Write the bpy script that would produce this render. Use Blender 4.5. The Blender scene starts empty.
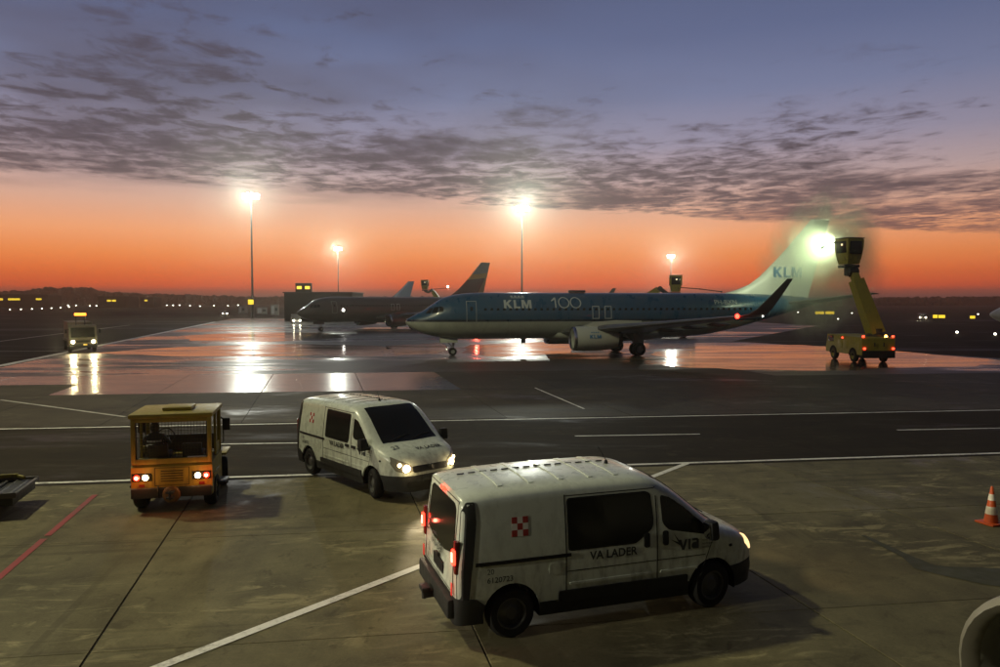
import bpy, bmesh, math, random
from mathutils import Vector, Matrix, Euler
from bpy_extras import mesh_utils  # noqa
random.seed(7)
sc = bpy.context.scene
COL = sc.collection
R = math.radians

# ------------------------------------------------------------------ camera
CAM_H = 4.68
FPX = 740.0
PITCH = math.atan(32.5 / FPX)
cam_d = bpy.data.cameras.new('camera')
cam = bpy.data.objects.new('camera', cam_d)
COL.objects.link(cam)
cam.location = (0, 0, CAM_H)
cam.rotation_euler = (R(90) - PITCH, 0, 0)
cam_d.sensor_width = 36.0
cam_d.lens = 36.0 * FPX / 1000.0
cam_d.clip_start = 0.1
cam_d.clip_end = 6000
sc.camera = cam

# ------------------------------------------------------------------ world (dusk sky)
SUN_AZ = R(-12)          # glow centre, measured from +Y towards +X


def node_tools(nt):
    def N(t, **kw):
        n = nt.nodes.new(t)
        for k, v in kw.items():
            setattr(n, k, v)
        return n

    def put(sock, v):
        if isinstance(v, bpy.types.NodeSocket):
            nt.links.new(v, sock)
        else:
            sock.default_value = v

    def m(op, a, b=None, c=None, clamp=False):
        n = N('ShaderNodeMath', operation=op, use_clamp=clamp)
        put(n.inputs[0], a)
        if b is not None:
            put(n.inputs[1], b)
        if c is not None:
            put(n.inputs[2], c)
        return n.outputs[0]

    def ss(x, a, b):
        n = N('ShaderNodeMapRange', interpolation_type='SMOOTHSTEP')
        put(n.inputs['Value'], x)
        n.inputs['From Min'].default_value = a
        n.inputs['From Max'].default_value = b
        return n.outputs['Result']

    def lin(x, a, b, c, d):
        n = N('ShaderNodeMapRange')
        put(n.inputs['Value'], x)
        for k, v in zip(('From Min', 'From Max', 'To Min', 'To Max'), (a, b, c, d)):
            n.inputs[k].default_value = v
        return n.outputs['Result']

    def ramp(x, stops, mode='LINEAR'):
        n = N('ShaderNodeValToRGB')
        n.color_ramp.interpolation = mode
        el = n.color_ramp.elements
        el[0].position, el[0].color = stops[0][0], (*stops[0][1], 1)
        el[1].position, el[1].color = stops[-1][0], (*stops[-1][1], 1)
        for p, c in stops[1:-1]:
            e = el.new(p)
            e.color = (*c, 1)
        put(n.inputs[0], x)
        return n.outputs[0]

    def mix(f, a, b, mode='MIX'):
        n = N('ShaderNodeMix', data_type='RGBA', blend_type=mode)
        put(n.inputs[0], f)
        for s, v in ((n.inputs[6], a), (n.inputs[7], b)):
            if isinstance(v, tuple):
                v = (*v[:3], 1)
            put(s, v)
        return n.outputs[2]

    def noise(vec, scale, detail=3, rough=.5, dist=0.0):
        n = N('ShaderNodeTexNoise')
        if vec is not None:
            nt.links.new(vec, n.inputs['Vector'])
        n.inputs['Scale'].default_value = scale
        n.inputs['Detail'].default_value = detail
        n.inputs['Roughness'].default_value = rough
        n.inputs['Distortion'].default_value = dist
        return n.outputs['Fac']

    def vscale(vec, s):
        n = N('ShaderNodeMapping')
        nt.links.new(vec, n.inputs['Vector'])
        n.inputs['Scale'].default_value = s
        return n.outputs[0]
    return N, put, m, ss, lin, ramp, mix, noise, vscale


def srgb(r, g, b):
    f = lambda c: ((c / 255) / 12.92) if c / 255 <= .04045 else (((c / 255) + .055) / 1.055) ** 2.4
    return (f(r), f(g), f(b))


def make_world():
    w = bpy.data.worlds.new('World')
    sc.world = w
    w.use_nodes = True
    nt = w.node_tree
    nt.nodes.clear()
    N, put, m, ss, lin, ramp, mix, noise, vscale = node_tools(nt)
    tc = N('ShaderNodeTexCoord').outputs['Generated']
    nrm = N('ShaderNodeVectorMath', operation='NORMALIZE')
    nt.links.new(tc, nrm.inputs[0])
    sep = N('ShaderNodeSeparateXYZ')
    nt.links.new(nrm.outputs[0], sep.inputs[0])
    dx, dy, dz = sep.outputs
    # elevation in degrees
    el = m('MULTIPLY', m('ARCSINE', dz), 180 / math.pi)
    el01 = m('DIVIDE', el, 90.0, clamp=True)
    D = lambda d: d / 90.0
    sun_side = ramp(el01, [
        (0.0, srgb(92, 66, 66)), (D(.6), srgb(128, 74, 66)), (D(1.15), srgb(236, 92, 48)),
        (D(2.0), srgb(255, 116, 50)), (D(3.4), srgb(255, 146, 78)), (D(5.0), srgb(252, 168, 116)),
        (D(7.0), srgb(224, 172, 148)), (D(9.0), srgb(190, 163, 162)), (D(11.5), srgb(152, 144, 164)),
        (D(15), srgb(118, 124, 156)), (D(19), srgb(96, 105, 140)), (D(24), srgb(82, 90, 122)),
        (D(45), srgb(46, 53, 76)), (1.0, srgb(31, 37, 54))])
    anti = ramp(el01, [
        (0.0, srgb(62, 58, 66)), (D(3), srgb(70, 62, 68)), (D(9), srgb(80, 76, 86)), (D(18), srgb(66, 70, 88)),
        (D(45), srgb(42, 48, 66)), (1.0, srgb(31, 37, 54))])
    # azimuth weight round the sunset
    hx, hy = math.sin(SUN_AZ), math.cos(SUN_AZ)
    hl = m('SQRT', m('ADD', m('MULTIPLY', dx, dx), m('ADD', m('MULTIPLY', dy, dy), 1e-5)))
    ca = m('DIVIDE', m('ADD', m('MULTIPLY', dx, hx), m('MULTIPLY', dy, hy)), hl)
    wt = ss(ca, -.15, .95)
    sky = mix(wt, anti, sun_side)
    # physical twilight sky, sun just under the horizon, as a faint base
    ns = N('ShaderNodeTexSky', sky_type='NISHITA')
    ns.sun_disc = False
    ns.sun_elevation = R(-2.5)
    ns.sun_rotation = SUN_AZ
    sky = mix(1.0, sky, mix(1.0, ns.outputs[0], (.06, .06, .06), 'MULTIPLY'), 'ADD')
    # altocumulus deck: direction projected on a level sheet
    dzc = m('MAXIMUM', dz, .02)
    px, py = m('DIVIDE', dx, dzc), m('DIVIDE', dy, dzc)
    cmb = N('ShaderNodeCombineXYZ')
    put(cmb.inputs[0], px)
    put(cmb.inputs[1], py)
    P = cmb.outputs[0]
    d = m('SUBTRACT', py, m('MULTIPLY', px, .46))
    wob = m('MULTIPLY', m('SUBTRACT', noise(P, .55, 3), .5), 2.2)
    dd = m('ADD', d, wob)
    deck = ss(dd, 8.7, 7.3)
    core = lin(ss(d, 2.2, 5.6), 0, 1, .46, 1.0)
    left = ss(m('ADD', px, m('MULTIPLY', wob, .5)), 1.5, -1.6)
    core = m('MAXIMUM', core, m('MULTIPLY', left, .86))
    cells = noise(vscale(P, (1.15, 1.0, 1)), 4.3, 5, .62, .4)
    coarse = noise(vscale(P, (1.1, 1.0, 1)), 2.0, 5, .60, .5)
    mixf = ss(noise(P, .38, 2), .42, .60)
    cells = m('ADD', m('MULTIPLY', cells, m('SUBTRACT', 1.0, m('MULTIPLY', mixf, .6))), m('MULTIPLY', coarse, m('MULTIPLY', mixf, .6)))
    broad = noise(P, .75, 3, .5)
    cov = m('ADD', m('MULTIPLY', cells, .72), m('MULTIPLY', broad, .5))
    thr = m('SUBTRACT', .84, m('MULTIPLY', m('MULTIPLY', deck, core), .40))
    den = ss(m('SUBTRACT', cov, thr), 0.0, .24)
    den = m('MULTIPLY', den, m('MULTIPLY', deck, .92))
    veil = m('MULTIPLY', m('MULTIPLY', left, ss(broad, .34, .60)), m('MULTIPLY', deck, .62))
    den = m('MAXIMUM', den, veil)
    den = m('MULTIPLY', den, ss(el, 2.5, 5.5))
    ccol = ramp(el01, [(D(4), srgb(140, 98, 90)), (D(7), srgb(110, 90, 92)), (D(9.5), srgb(98, 85, 89)), (D(14), srgb(98, 90, 102)),
                       (D(22), srgb(84, 80, 102)), (D(60), srgb(54, 54, 76)), (1, srgb(46, 48, 70))])
    # thick hearts are darker than the frayed rims
    ccol = mix(m('MULTIPLY', ss(cov, .58, .80), .75), ccol, srgb(72, 62, 68))
    sky = mix(den, sky, ccol)
    # below the horizon
    sky = mix(ss(dz, 0.0, -.02), sky, srgb(40, 32, 28))
    bg = N('ShaderNodeBackground')
    nt.links.new(sky, bg.inputs[0])
    bg.inputs[1].default_value = 1.0
    out = N('ShaderNodeOutputWorld')
    nt.links.new(bg.outputs[0], out.inputs[0])


make_world()
vs = sc.view_settings
vs.view_transform = 'Standard'
vs.look = 'None'
vs.exposure = 0.0
vs.gamma = 1.0
cy = sc.cycles
cy.use_denoising = True
cy.max_bounces = 6
cy.diffuse_bounces = 2
cy.glossy_bounces = 3
cy.transmission_bounces = 4
cy.volume_bounces = 1
cy.transparent_max_bounces = 8
cy.sample_clamp_indirect = 4.0
cy.sample_clamp_direct = 0.0
cy.caustics_reflective = False
cy.caustics_refractive = False
cy.use_adaptive_sampling = True
cy.adaptive_threshold = .02
cy.volume_step_rate = 1.0
cy.volume_max_steps = 128


# ------------------------------------------------------------------ pixel helpers (photo pixels, 1000 x 667)
def ray(u, v):
    x, z = (u - 500) / FPX, (333.5 - v) / FPX
    c, s = math.cos(PITCH), math.sin(PITCH)
    return Vector((x, c + z * s, -s + z * c))


def gp(u, v, h=0.0):
    r = ray(u, v)
    t = (h - CAM_H) / r.z
    return Vector((r.x * t, r.y * t, h))


def at_depth(u, v, y):
    r = ray(u, v)
    t = y / r.y
    return Vector((r.x * t, y, CAM_H + r.z * t))


# ------------------------------------------------------------------ materials
MATS = {}


def mat(name, col, rough=.5, metal=0.0, spec=.5, var=.0, vscale_=3.0, bump=0.0, bscale=40.0, coat=0.0,
        emit=None, estr=0.0, dirt=0.0, dirt_col=(.05, .04, .03)):
    if name in MATS:
        return MATS[name]
    mt = bpy.data.materials.new(name)
    mt.use_nodes = True
    nt = mt.node_tree
    b = nt.nodes['Principled BSDF']
    N, put, m, ss, lin, ramp, mix, noise, vs_ = node_tools(nt)
    oc = N('ShaderNodeTexCoord').outputs['Object']
    c = (*col, 1)
    if var > 0 or dirt > 0:
        n1 = noise(oc, vscale_, 4, .6)
        hi = tuple(min(1, q * (1 + var)) for q in col)
        lo = tuple(q * (1 - var) for q in col)
        cc = mix(n1, lo, hi)
        if dirt > 0:
            sp = N('ShaderNodeSeparateXYZ')
            nt.links.new(oc, sp.inputs[0])
            low = lin(sp.outputs[2], .3, 1.3, 1.0, .25)
            n2 = ss(noise(vs_(oc, (2, 2, .8)), 3.1, 5, .65), .42, .75)
            cc = mix(m('MULTIPLY', m('MULTIPLY', n2, low), dirt), cc, dirt_col)
        nt.links.new(cc, b.inputs['Base Color'])
        r = lin(noise(oc, vscale_ * 2.3, 3), .3, .7, max(.02, rough - .08), min(1, rough + .1))
        nt.links.new(r, b.inputs['Roughness'])
    else:
        b.inputs['Base Color'].default_value = c
        b.inputs['Roughness'].default_value = rough
    b.inputs['Metallic'].default_value = metal
    b.inputs['Specular IOR Level'].default_value = spec
    b.inputs['Coat Weight'].default_value = coat
    b.inputs['Coat Roughness'].default_value = .08
    if bump > 0:
        bp = N('ShaderNodeBump')
        bp.inputs['Strength'].default_value = bump
        bp.inputs['Distance'].default_value = .02
        nt.links.new(noise(oc, bscale, 3), bp.inputs['Height'])
        nt.links.new(bp.outputs[0], b.inputs['Normal'])
    if emit:
        b.inputs['Emission Color'].default_value = (*emit, 1)
        b.inputs['Emission Strength'].default_value = estr
    MATS[name] = mt
    return mt


def ground_mat(name, col, dry_rough, wet_rough, wet, spec=.5, scale=.12, stretch=(1, 1, 1), slab_var=0.0, stain=.4, bump=.25, grain=1.0, scuff=0.0):
    """paving: per-slab tone, stains, grain, and damp areas that shine more"""
    mt = bpy.data.materials.new(name)
    mt.use_nodes = True
    nt = mt.node_tree
    b = nt.nodes['Principled BSDF']
    N, put, m, ss, lin, ramp, mix, noise, vs_ = node_tools(nt)
    pos = N('ShaderNodeNewGeometry').outputs['Position']
    p = vs_(pos, stretch)
    big = noise(p, scale, 5, .6, .4)
    mid = noise(p, scale * 6, 5, .65, .3)
    fine = noise(pos, 22, 4, .7)
    oi = N('ShaderNodeObjectInfo').outputs['Random']
    tone = m('ADD', m('MULTIPLY', m('SUBTRACT', oi, .5), slab_var), 1.0)
    tone = m('MULTIPLY', tone, lin(mid, .3, .7, 1 - stain, 1 + stain * .7))
    tone = m('MULTIPLY', tone, lin(fine, .25, .75, 1 - .16 * grain, 1 + .16 * grain))
    tone = m('MULTIPLY', tone, lin(big, .3, .7, 1 - stain * .7, 1 + stain * .4))
    cc = mix(1.0, col, (1, 1, 1), 'MULTIPLY')
    sc_ = N('ShaderNodeVectorMath', operation='SCALE')
    nt.links.new(cc, sc_.inputs[0])
    nt.links.new(tone, sc_.inputs['Scale'])
    damp = ss(m('ADD', m('MULTIPLY', big, .7), m('MULTIPLY', mid, .3)), .5 - wet * .5 + .16, .5 - wet * .5 + .27) if wet > 0 else 0.0
    ccol = mix(m('MULTIPLY', damp, .45) if wet > 0 else 0.0, sc_.outputs[0], tuple(q * .35 for q in col))
    if scuff > 0:
        mp = N('ShaderNodeMapping')
        nt.links.new(pos, mp.inputs['Vector'])
        mp.inputs['Rotation'].default_value = (0, 0, R(-8))
        q = mp.outputs[0]
        patchy = ss(noise(q, .33, 3), .42, .62)
        pale = m('MULTIPLY', ss(noise(vs_(q, (.55, 1.5, 1)), 1.5, 6, .72, 1.4), .50, .66), patchy)
        ccol = mix(m('MULTIPLY', pale, .75 * scuff), ccol, tuple(min(1, c_ * 2.3) for c_ in col))
        spots = ss(noise(q, 2.6, 5, .68, .6), .56, .68)
        ccol = mix(m('MULTIPLY', spots, .55 * scuff), ccol, tuple(c_ * .38 for c_ in col))
        tyre = m('MULTIPLY', ss(noise(vs_(q, (.10, 3.2, 1)), 1.0, 3, .5, .25), .56, .66), ss(noise(q, .25, 2), .45, .6))
        ccol = mix(m('MULTIPLY', tyre, .45 * scuff), ccol, tuple(c_ * .35 for c_ in col))
        tyre2 = m('MULTIPLY', ss(noise(vs_(q, (3.0, .11, 1)), 1.0, 3, .5, .35), .58, .66), ss(noise(q, .21, 2), .48, .6))
        ccol = mix(m('MULTIPLY', tyre2, .40 * scuff), ccol, tuple(c_ * .35 for c_ in col))
    nt.links.new(ccol, b.inputs['Base Color'])
    if wet > 0:
        rr = m('ADD', m('MULTIPLY', damp, wet_rough - dry_rough), dry_rough)
        rr = m('ADD', rr, m('MULTIPLY', m('SUBTRACT', mid, .5), .12))
        nt.links.new(m('MAXIMUM', rr, .03), b.inputs['Roughness'])
        put(b.inputs['Specular IOR Level'], lin(damp, 0, 1, spec * .55, spec))
    else:
        nt.links.new(lin(mid, .3, .7, dry_rough - .06, dry_rough + .06), b.inputs['Roughness'])
        b.inputs['Specular IOR Level'].default_value = spec
    bp = N('ShaderNodeBump')
    bp.inputs['Strength'].default_value = bump
    bp.inputs['Distance'].default_value = .01
    nt.links.new(m('ADD', m('MULTIPLY', fine, .5), m('MULTIPLY', noise(pos, 5, 3), .8)), bp.inputs['Height'])
    nt.links.new(bp.outputs[0], b.inputs['Normal'])
    MATS[name] = mt
    return mt


# ------------------------------------------------------------------ mesh helpers
class MB:
    """collects geometry and builds ONE mesh object"""

    def __init__(s):
        s.v, s.f = [], []

    def add(s, verts, faces):
        o = len(s.v)
        s.v += [tuple(q) for q in verts]
        s.f += [tuple(i + o for i in f) for f in faces]
        return s

    def box(s, c, d, rot=(0, 0, 0), bev=0.0):
        hx, hy, hz = d[0] / 2, d[1] / 2, d[2] / 2
        bm = bmesh.new()
        bmesh.ops.create_cube(bm, size=1)
        bmesh.ops.scale(bm, vec=d, verts=bm.verts)
        if bev > 0:
            bmesh.ops.bevel(bm, geom=bm.edges[:], offset=min(bev, .45 * min(d)), segments=2, affect='EDGES', profile=.6)
        M = Matrix.Translation(c) @ Euler(rot).to_matrix().to_4x4()
        bm.verts.index_update()
        s.add([M @ v.co for v in bm.verts], [[v.index for v in f.verts] for f in bm.faces])
        bm.free()
        return s

    def cyl(s, p0, p1, r0, r1=None, n=12, cap=True):
        r1 = r0 if r1 is None else r1
        p0, p1 = Vector(p0), Vector(p1)
        d = (p1 - p0).normalized()
        a = d.orthogonal().normalized()
        b = d.cross(a)
        vs_ = []
        for p, r in ((p0, r0), (p1, r1)):
            for i in range(n):
                t = 2 * math.pi * i / n
                vs_.append(p + a * (r * math.cos(t)) + b * (r * math.sin(t)))
        fs = [(i, (i + 1) % n, n + (i + 1) % n, n + i) for i in range(n)]
        if cap:
            fs += [tuple(range(n))[::-1], tuple(range(n, 2 * n))]
        return s.add(vs_, fs)

    def rev(s, prof, origin=(0, 0, 0), axis=(0, 0, 1), n=24, cap=True):
        """revolve (radius, height) pairs about an axis"""
        d = Vector(axis).normalized()
        a = d.orthogonal().normalized()
        b = d.cross(a)
        o = Vector(origin)
        vs_ = []
        for r, h in prof:
            for i in range(n):
                t = 2 * math.pi * i / n
                vs_.append(o + d * h + a * (r * math.cos(t)) + b * (r * math.sin(t)))
        fs = []
        for k in range(len(prof) - 1):
            for i in range(n):
                fs.append((k * n + i, k * n + (i + 1) % n, (k + 1) * n + (i + 1) % n, (k + 1) * n + i))
        if cap:
            if prof[0][0] > 1e-4:
                fs.append(tuple(range(n))[::-1])
            if prof[-1][0] > 1e-4:
                fs.append(tuple(range((len(prof) - 1) * n, len(prof) * n)))
        return s.add(vs_, fs)

    def loft(s, rings, cap=True, closed=True):
        n = len(rings[0])
        vs_ = [p for r in rings for p in r]
        fs = []
        for k in range(len(rings) - 1):
            for i in range(n if closed else n - 1):
                j = (i + 1) % n
                fs.append((k * n + i, k * n + j, (k + 1) * n + j, (k + 1) * n + i))
        if cap:
            fs.append(tuple(range(n))[::-1])
            fs.append(tuple(range((len(rings) - 1) * n, len(rings) * n)))
        return s.add(vs_, fs)

    def tube(s, pts, r, n=8):
        for a, b in zip(pts[:-1], pts[1:]):
            s.cyl(a, b, r, r, n)
        return s

    def prism(s, poly, z0, z1):
        n = len(poly)
        vs_ = [(x, y, z0) for x, y in poly] + [(x, y, z1) for x, y in poly]
        fs = [tuple(range(n))[::-1], tuple(range(n, 2 * n))] + [(i, (i + 1) % n, n + (i + 1) % n, n + i) for i in range(n)]
        return s.add(vs_, fs)

    def mesh(s, name, smooth=35):
        me = bpy.data.meshes.new(name)
        me.from_pydata(s.v, [], s.f)
        bm = bmesh.new()
        bm.from_mesh(me)
        bmesh.ops.remove_doubles(bm, verts=bm.verts, dist=1e-5)
        bmesh.ops.recalc_face_normals(bm, faces=bm.faces)
        bm.to_mesh(me)
        bm.free()
        if smooth:
            me.shade_smooth()
            me.set_sharp_from_angle(angle=R(smooth))
        return me

    def build(s, name, m, parent=None, smooth=35):
        return link(name, s.mesh(name, smooth), m, parent)


def link(name, me, m, parent=None):
    o = bpy.data.objects.new(name, me)
    COL.objects.link(o)
    if m is not None and not me.materials:
        me.materials.append(m)
    if parent is not None:
        o.parent = parent
    return o


def patch(poly, fn, off=.004, thick=.01, step=.15):
    """2-D outline -> panel lying on the surface fn(a, b, off) -> (x, y, z); returns an MB"""
    bm = bmesh.new()
    vv = [bm.verts.new((a, b, 0)) for a, b in poly]
    bm.faces.new(vv)
    xs = [p[0] for p in poly]
    ys = [p[1] for p in poly]
    for lo, hi, ax in ((min(xs), max(xs), 0), (min(ys), max(ys), 1)):
        k = int((hi - lo) / step)
        for i in range(1, k + 1):
            c = lo + (hi - lo) * i / (k + 1)
            co = (c, 0, 0) if ax == 0 else (0, c, 0)
            no = (1, 0, 0) if ax == 0 else (0, 1, 0)
            bmesh.ops.bisect_plane(bm, geom=bm.verts[:] + bm.edges[:] + bm.faces[:], plane_co=co, plane_no=no, dist=1e-6)
    bm.verts.index_update()
    n = len(bm.verts)
    flat = [(v.co.x, v.co.y) for v in bm.verts]
    fs = [[v.index for v in f.verts] for f in bm.faces]
    bd = [[v.index for v in e.verts] for e in bm.edges if e.is_boundary]
    bm.free()
    top = [fn(a, b, off) for a, b in flat]
    bot = [fn(a, b, off - thick) for a, b in flat]
    mb = MB()
    mb.add(top + bot, fs + [[i + n for i in f[::-1]] for f in fs] + [[a, b, b + n, a + n] for a, b in bd])
    return mb


def rrect(x0, x1, y0, y1, r=.03, n=3):
    out = []
    for cx, cy_, a0 in ((x1 - r, y1 - r, 0), (x0 + r, y1 - r, 90), (x0 + r, y0 + r, 180), (x1 - r, y0 + r, 270)):
        for i in range(n + 1):
            t = R(a0 + 90 * i / n)
            out.append((cx + r * math.cos(t), cy_ + r * math.sin(t)))
    return out


def roundpoly(pts, r, n=3):
    out = []
    k = len(pts)
    for i in range(k):
        p0, p1, p2 = Vector(pts[i - 1]), Vector(pts[i]), Vector(pts[(i + 1) % k])
        a, b = (p0 - p1), (p2 - p1)
        rr = min(r, a.length * .45, b.length * .45)
        a, b = p1 + a.normalized() * rr, p1 + b.normalized() * rr
        for j in range(n + 1):
            t = j / n
            q = a * (1 - t) ** 2 + p1 * 2 * t * (1 - t) + b * t ** 2
            out.append((q.x, q.y))
    return out


def text_mb(txt, size, fn, off=.006, bold=0.0, width=1.0, center=False, shear=0.0):
    cu = bpy.data.curves.new('lettering', 'FONT')
    cu.body = txt
    cu.size = size
    cu.offset = bold
    cu.shear = shear
    cu.resolution_u = 3
    o = bpy.data.objects.new('lettering', cu)
    COL.objects.link(o)
    dg = bpy.context.evaluated_depsgraph_get()
    me = bpy.data.meshes.new_from_object(o.evaluated_get(dg))
    vs_ = [(v.co.x * width, v.co.y) for v in me.vertices]
    if center and vs_:
        mx = (min(v[0] for v in vs_) + max(v[0] for v in vs_)) / 2
        vs_ = [(a - mx, b) for a, b in vs_]
    fs = [list(p.vertices) for p in me.polygons]
    bpy.data.objects.remove(o)
    bpy.data.curves.remove(cu)
    bpy.data.meshes.remove(me)
    mb = MB()
    mb.add([fn(a, b, off) for a, b in vs_], fs)
    return mb


LETTERS = {  # bold block capitals, unit height
    'K': (.86, [[(0, 0), (.24, 0), (.24, .36), (.30, .42), (.56, 0), (.86, 0), (.46, .58), (.84, 1), (.54, 1), (.24, .66), (.24, 1), (0, 1)]]),
    'L': (.66, [[(0, 0), (.66, 0), (.66, .22), (.24, .22), (.24, 1), (0, 1)]]),
    'M': (1.0, [[(0, 0), (.22, 0), (.22, .62), (.42, 0), (.58, 0), (.78, .62), (.78, 0), (1, 0), (1, 1), (.70, 1), (.50, .36), (.30, 1), (0, 1)]]),
    'V': (.92, [[(.32, 0), (.60, 0), (.92, 1), (.68, 1), (.46, .28), (.24, 1), (0, 1)]]),
    'I': (.24, [[(0, 0), (.24, 0), (.24, 1), (0, 1)]]),
    'a': (.80, [[(0, .18), (.16, 0), (.8, 0), (.8, .82), (.64, 1), (.06, 1), (.06, .80), (.56, .80), (.56, .62), (.16, .62), (0, .46)]])}


def block_text(txt, h, fn, off, name, m, parent, gap=.14, width=1.0, step=.25):
    a0 = 0.0
    for ch in txt:
        w, polys = LETTERS[ch]
        for pl in polys:
            patch([((a0 + x * width) * h, y * h) for x, y in pl], fn, off, .006, step).build(name, m, parent, 0)
        a0 += (w + gap) * width
    return a0 * h


def thing(name, label, cat, loc=(0, 0, 0), rz=0.0, group=None):
    o = bpy.data.objects.new(name, None)
    o.empty_display_size = .3
    COL.objects.link(o)
    o.location = loc
    o.rotation_euler = (0, 0, rz)
    o['label'] = label
    o['category'] = cat
    if group:
        o['group'] = group
    return o


def tag(o, label, cat, group=None):
    o['label'] = label
    o['category'] = cat
    if group:
        o['group'] = group
    return o


def struct(o, label=None):
    o['kind'] = 'structure'
    if label:
        o['label'] = label
    return o


def copy_tree(o, parent=None):
    c = o.copy()
    COL.objects.link(c)
    if parent is not None:
        c.parent = parent
    for ch in o.children:
        copy_tree(ch, c)
    return c


def lamp(name, kind, parent, loc, power, col=(1, 1, 1), radius=.1, rot=None, spot=None, blend=.5):
    d = bpy.data.lights.new(name, kind)
    d.energy = power
    d.color = col
    d.shadow_soft_size = radius
    if kind == 'SPOT':
        d.spot_size = R(spot)
        d.spot_blend = blend
    o = bpy.data.objects.new(name, d)
    COL.objects.link(o)
    o.location = loc
    if rot is not None:
        o.rotation_euler = rot
    if parent is not None:
        o.parent = parent
    return o


def aim(d):
    return Vector(d).to_track_quat('-Z', 'Y').to_euler()


def interp(tab, x):
    if x <= tab[0][0]:
        return tab[0][1]
    for (a, fa), (b, fb) in zip(tab[:-1], tab[1:]):
        if x <= b:
            t = (x - a) / (b - a)
            return fa + (fb - fa) * t
    return tab[-1][1]


def sinterp(tab, x):
    """smooth (Catmull-Rom like, monotone enough) interpolation"""
    n = len(tab)
    if x <= tab[0][0]:
        return tab[0][1]
    if x >= tab[-1][0]:
        return tab[-1][1]
    for i in range(n - 1):
        if x <= tab[i + 1][0]:
            x0, y0 = tab[i]
            x1, y1 = tab[i + 1]
            def slope(k):
                if k == 0 or k == n - 1:
                    j = 0 if k == 0 else n - 2
                    return (tab[j + 1][1] - tab[j][1]) / (tab[j + 1][0] - tab[j][0])
                a = (tab[k][1] - tab[k - 1][1]) / (tab[k][0] - tab[k - 1][0])
                b = (tab[k + 1][1] - tab[k][1]) / (tab[k + 1][0] - tab[k][0])
                return 0 if a * b <= 0 else 2 * a * b / (a + b)
            h = x1 - x0
            t = (x - x0) / h
            m0, m1 = slope(i) * h, slope(i + 1) * h
            return (2 * t ** 3 - 3 * t ** 2 + 1) * y0 + (t ** 3 - 2 * t ** 2 + t) * m0 + (-2 * t ** 3 + 3 * t ** 2) * y1 + (t ** 3 - t ** 2) * m1


# ================================================================== THE SETTING
M_CONC = ground_mat('dry concrete', (.142, .124, .068), .66, .36, .26, spec=.22, scale=.16, stretch=(1, .8, 1), slab_var=.22, stain=.36, bump=.35, scuff=1.0)
M_MIDC = ground_mat('damp concrete', (.062, .053, .036), .66, .34, .26, spec=.18, scuff=.7, scale=.10, stretch=(.7, 1.3, 1), slab_var=.30, stain=.35)
M_WETC = ground_mat('wet concrete', (.095, .083, .068), .38, .24, .8, spec=.34, scale=.10, stretch=(.7, 1.3, 1), slab_var=.10, stain=.3, bump=.25)
M_FARC = ground_mat('far wet concrete', (.085, .074, .058), .52, .20, .40, spec=.36, scale=.055, stretch=(.6, 1.9, 1), stain=.4, bump=.30)
M_ROAD = ground_mat('asphalt', (.032, .026, .017), .78, .45, .28, spec=.10, scuff=.5, scale=.10, stretch=(.5, 1.6, 1), stain=.30, bump=.5)
M_TAXI = ground_mat('taxiway asphalt', (.030, .023, .015), .85, .55, .3, spec=.06, scale=.04, stretch=(.5, 2, 1), stain=.3)
M_GRASS = mat('winter grass', (.030, .028, .016), .95, spec=.05, var=.35, vscale_=.05)
M_BED = mat('joint filler', (.022, .019, .015), .8, spec=.2)
M_WHITE = None


def paint_mat(name, col, wear=.35):
    mt = bpy.data.materials.new(name)
    mt.use_nodes = True
    nt = mt.node_tree
    b = nt.nodes['Principled BSDF']
    N, put, m, ss, lin, ramp, mix, noise, vs_ = node_tools(nt)
    pos = N('ShaderNodeNewGeometry').outputs['Position']
    n = m('ADD', m('MULTIPLY', noise(pos, 9, 5, .7), .6), m('MULTIPLY', noise(pos, 1.3, 4), .5))
    f = m('MULTIPLY', ss(n, .50, .78), wear * 2, clamp=True)
    nt.links.new(mix(f, col, (.10, .09, .07)), b.inputs['Base Color'])
    b.inputs['Roughness'].default_value = .55
    b.inputs['Specular IOR Level'].default_value = .35
    MATS[name] = mt
    return mt


M_WHITE = paint_mat('white road paint', (.74, .72, .66), .4)
M_WHITE_OLD = paint_mat('worn white road paint', (.42, .40, .36), .5)
M_RED = paint_mat('red road paint', (.28, .030, .026), .45)


def sheet(name, poly, z, m, parent=None):
    me = bpy.data.meshes.new(name)
    me.from_pydata([(p[0], p[1], z) for p in poly], [], [tuple(range(len(poly)))])
    bm = bmesh.new()
    bm.from_mesh(me)
    bmesh.ops.recalc_face_normals(bm, faces=bm.faces)
    for f in bm.faces:
        if f.normal.z < 0:
            f.normal_flip()
    bm.to_mesh(me)
    bm.free()
    return link(name, me, m, parent)


struct(sheet('terrain', [(-3000, -60), (3000, -60), (3000, 5000), (-3000, 5000)], -.06, M_GRASS), 'dark winter grass of the airfield reaching the horizon')
struct(sheet('taxiway', [(-190, 26), (70, 26), (64, 88), (120, 104), (160, 175), (60, 250), (-190, 330)], -.012, M_TAXI), 'dark asphalt taxiway around the wet apron')

# --- asphalt service road between the two white edge lines
A0, A1 = Vector((-11.84, 18.86)), Vector((15.41, 22.62))
B0, B1 = Vector((-18.3, 26.9)), Vector((21.49, 31.63))
bA = (A1 - A0).normalized()
bB = (B1 - B0).normalized()
nA = Vector((-bA.y, bA.x))
nB = Vector((-bB.y, bB.x))


def on(base, d, x):
    return base + d * ((x - base.x) / d.x)


rd_near = lambda x: on(A0, bA, x) - nA * .34
rd_far = lambda x: on(B0, bB, x) + nB * .30
struct(sheet('service_road', [rd_near(-70), rd_near(80), rd_far(80), rd_far(-70)], -.003, M_ROAD), 'dark asphalt service road crossing the apron')

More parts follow.
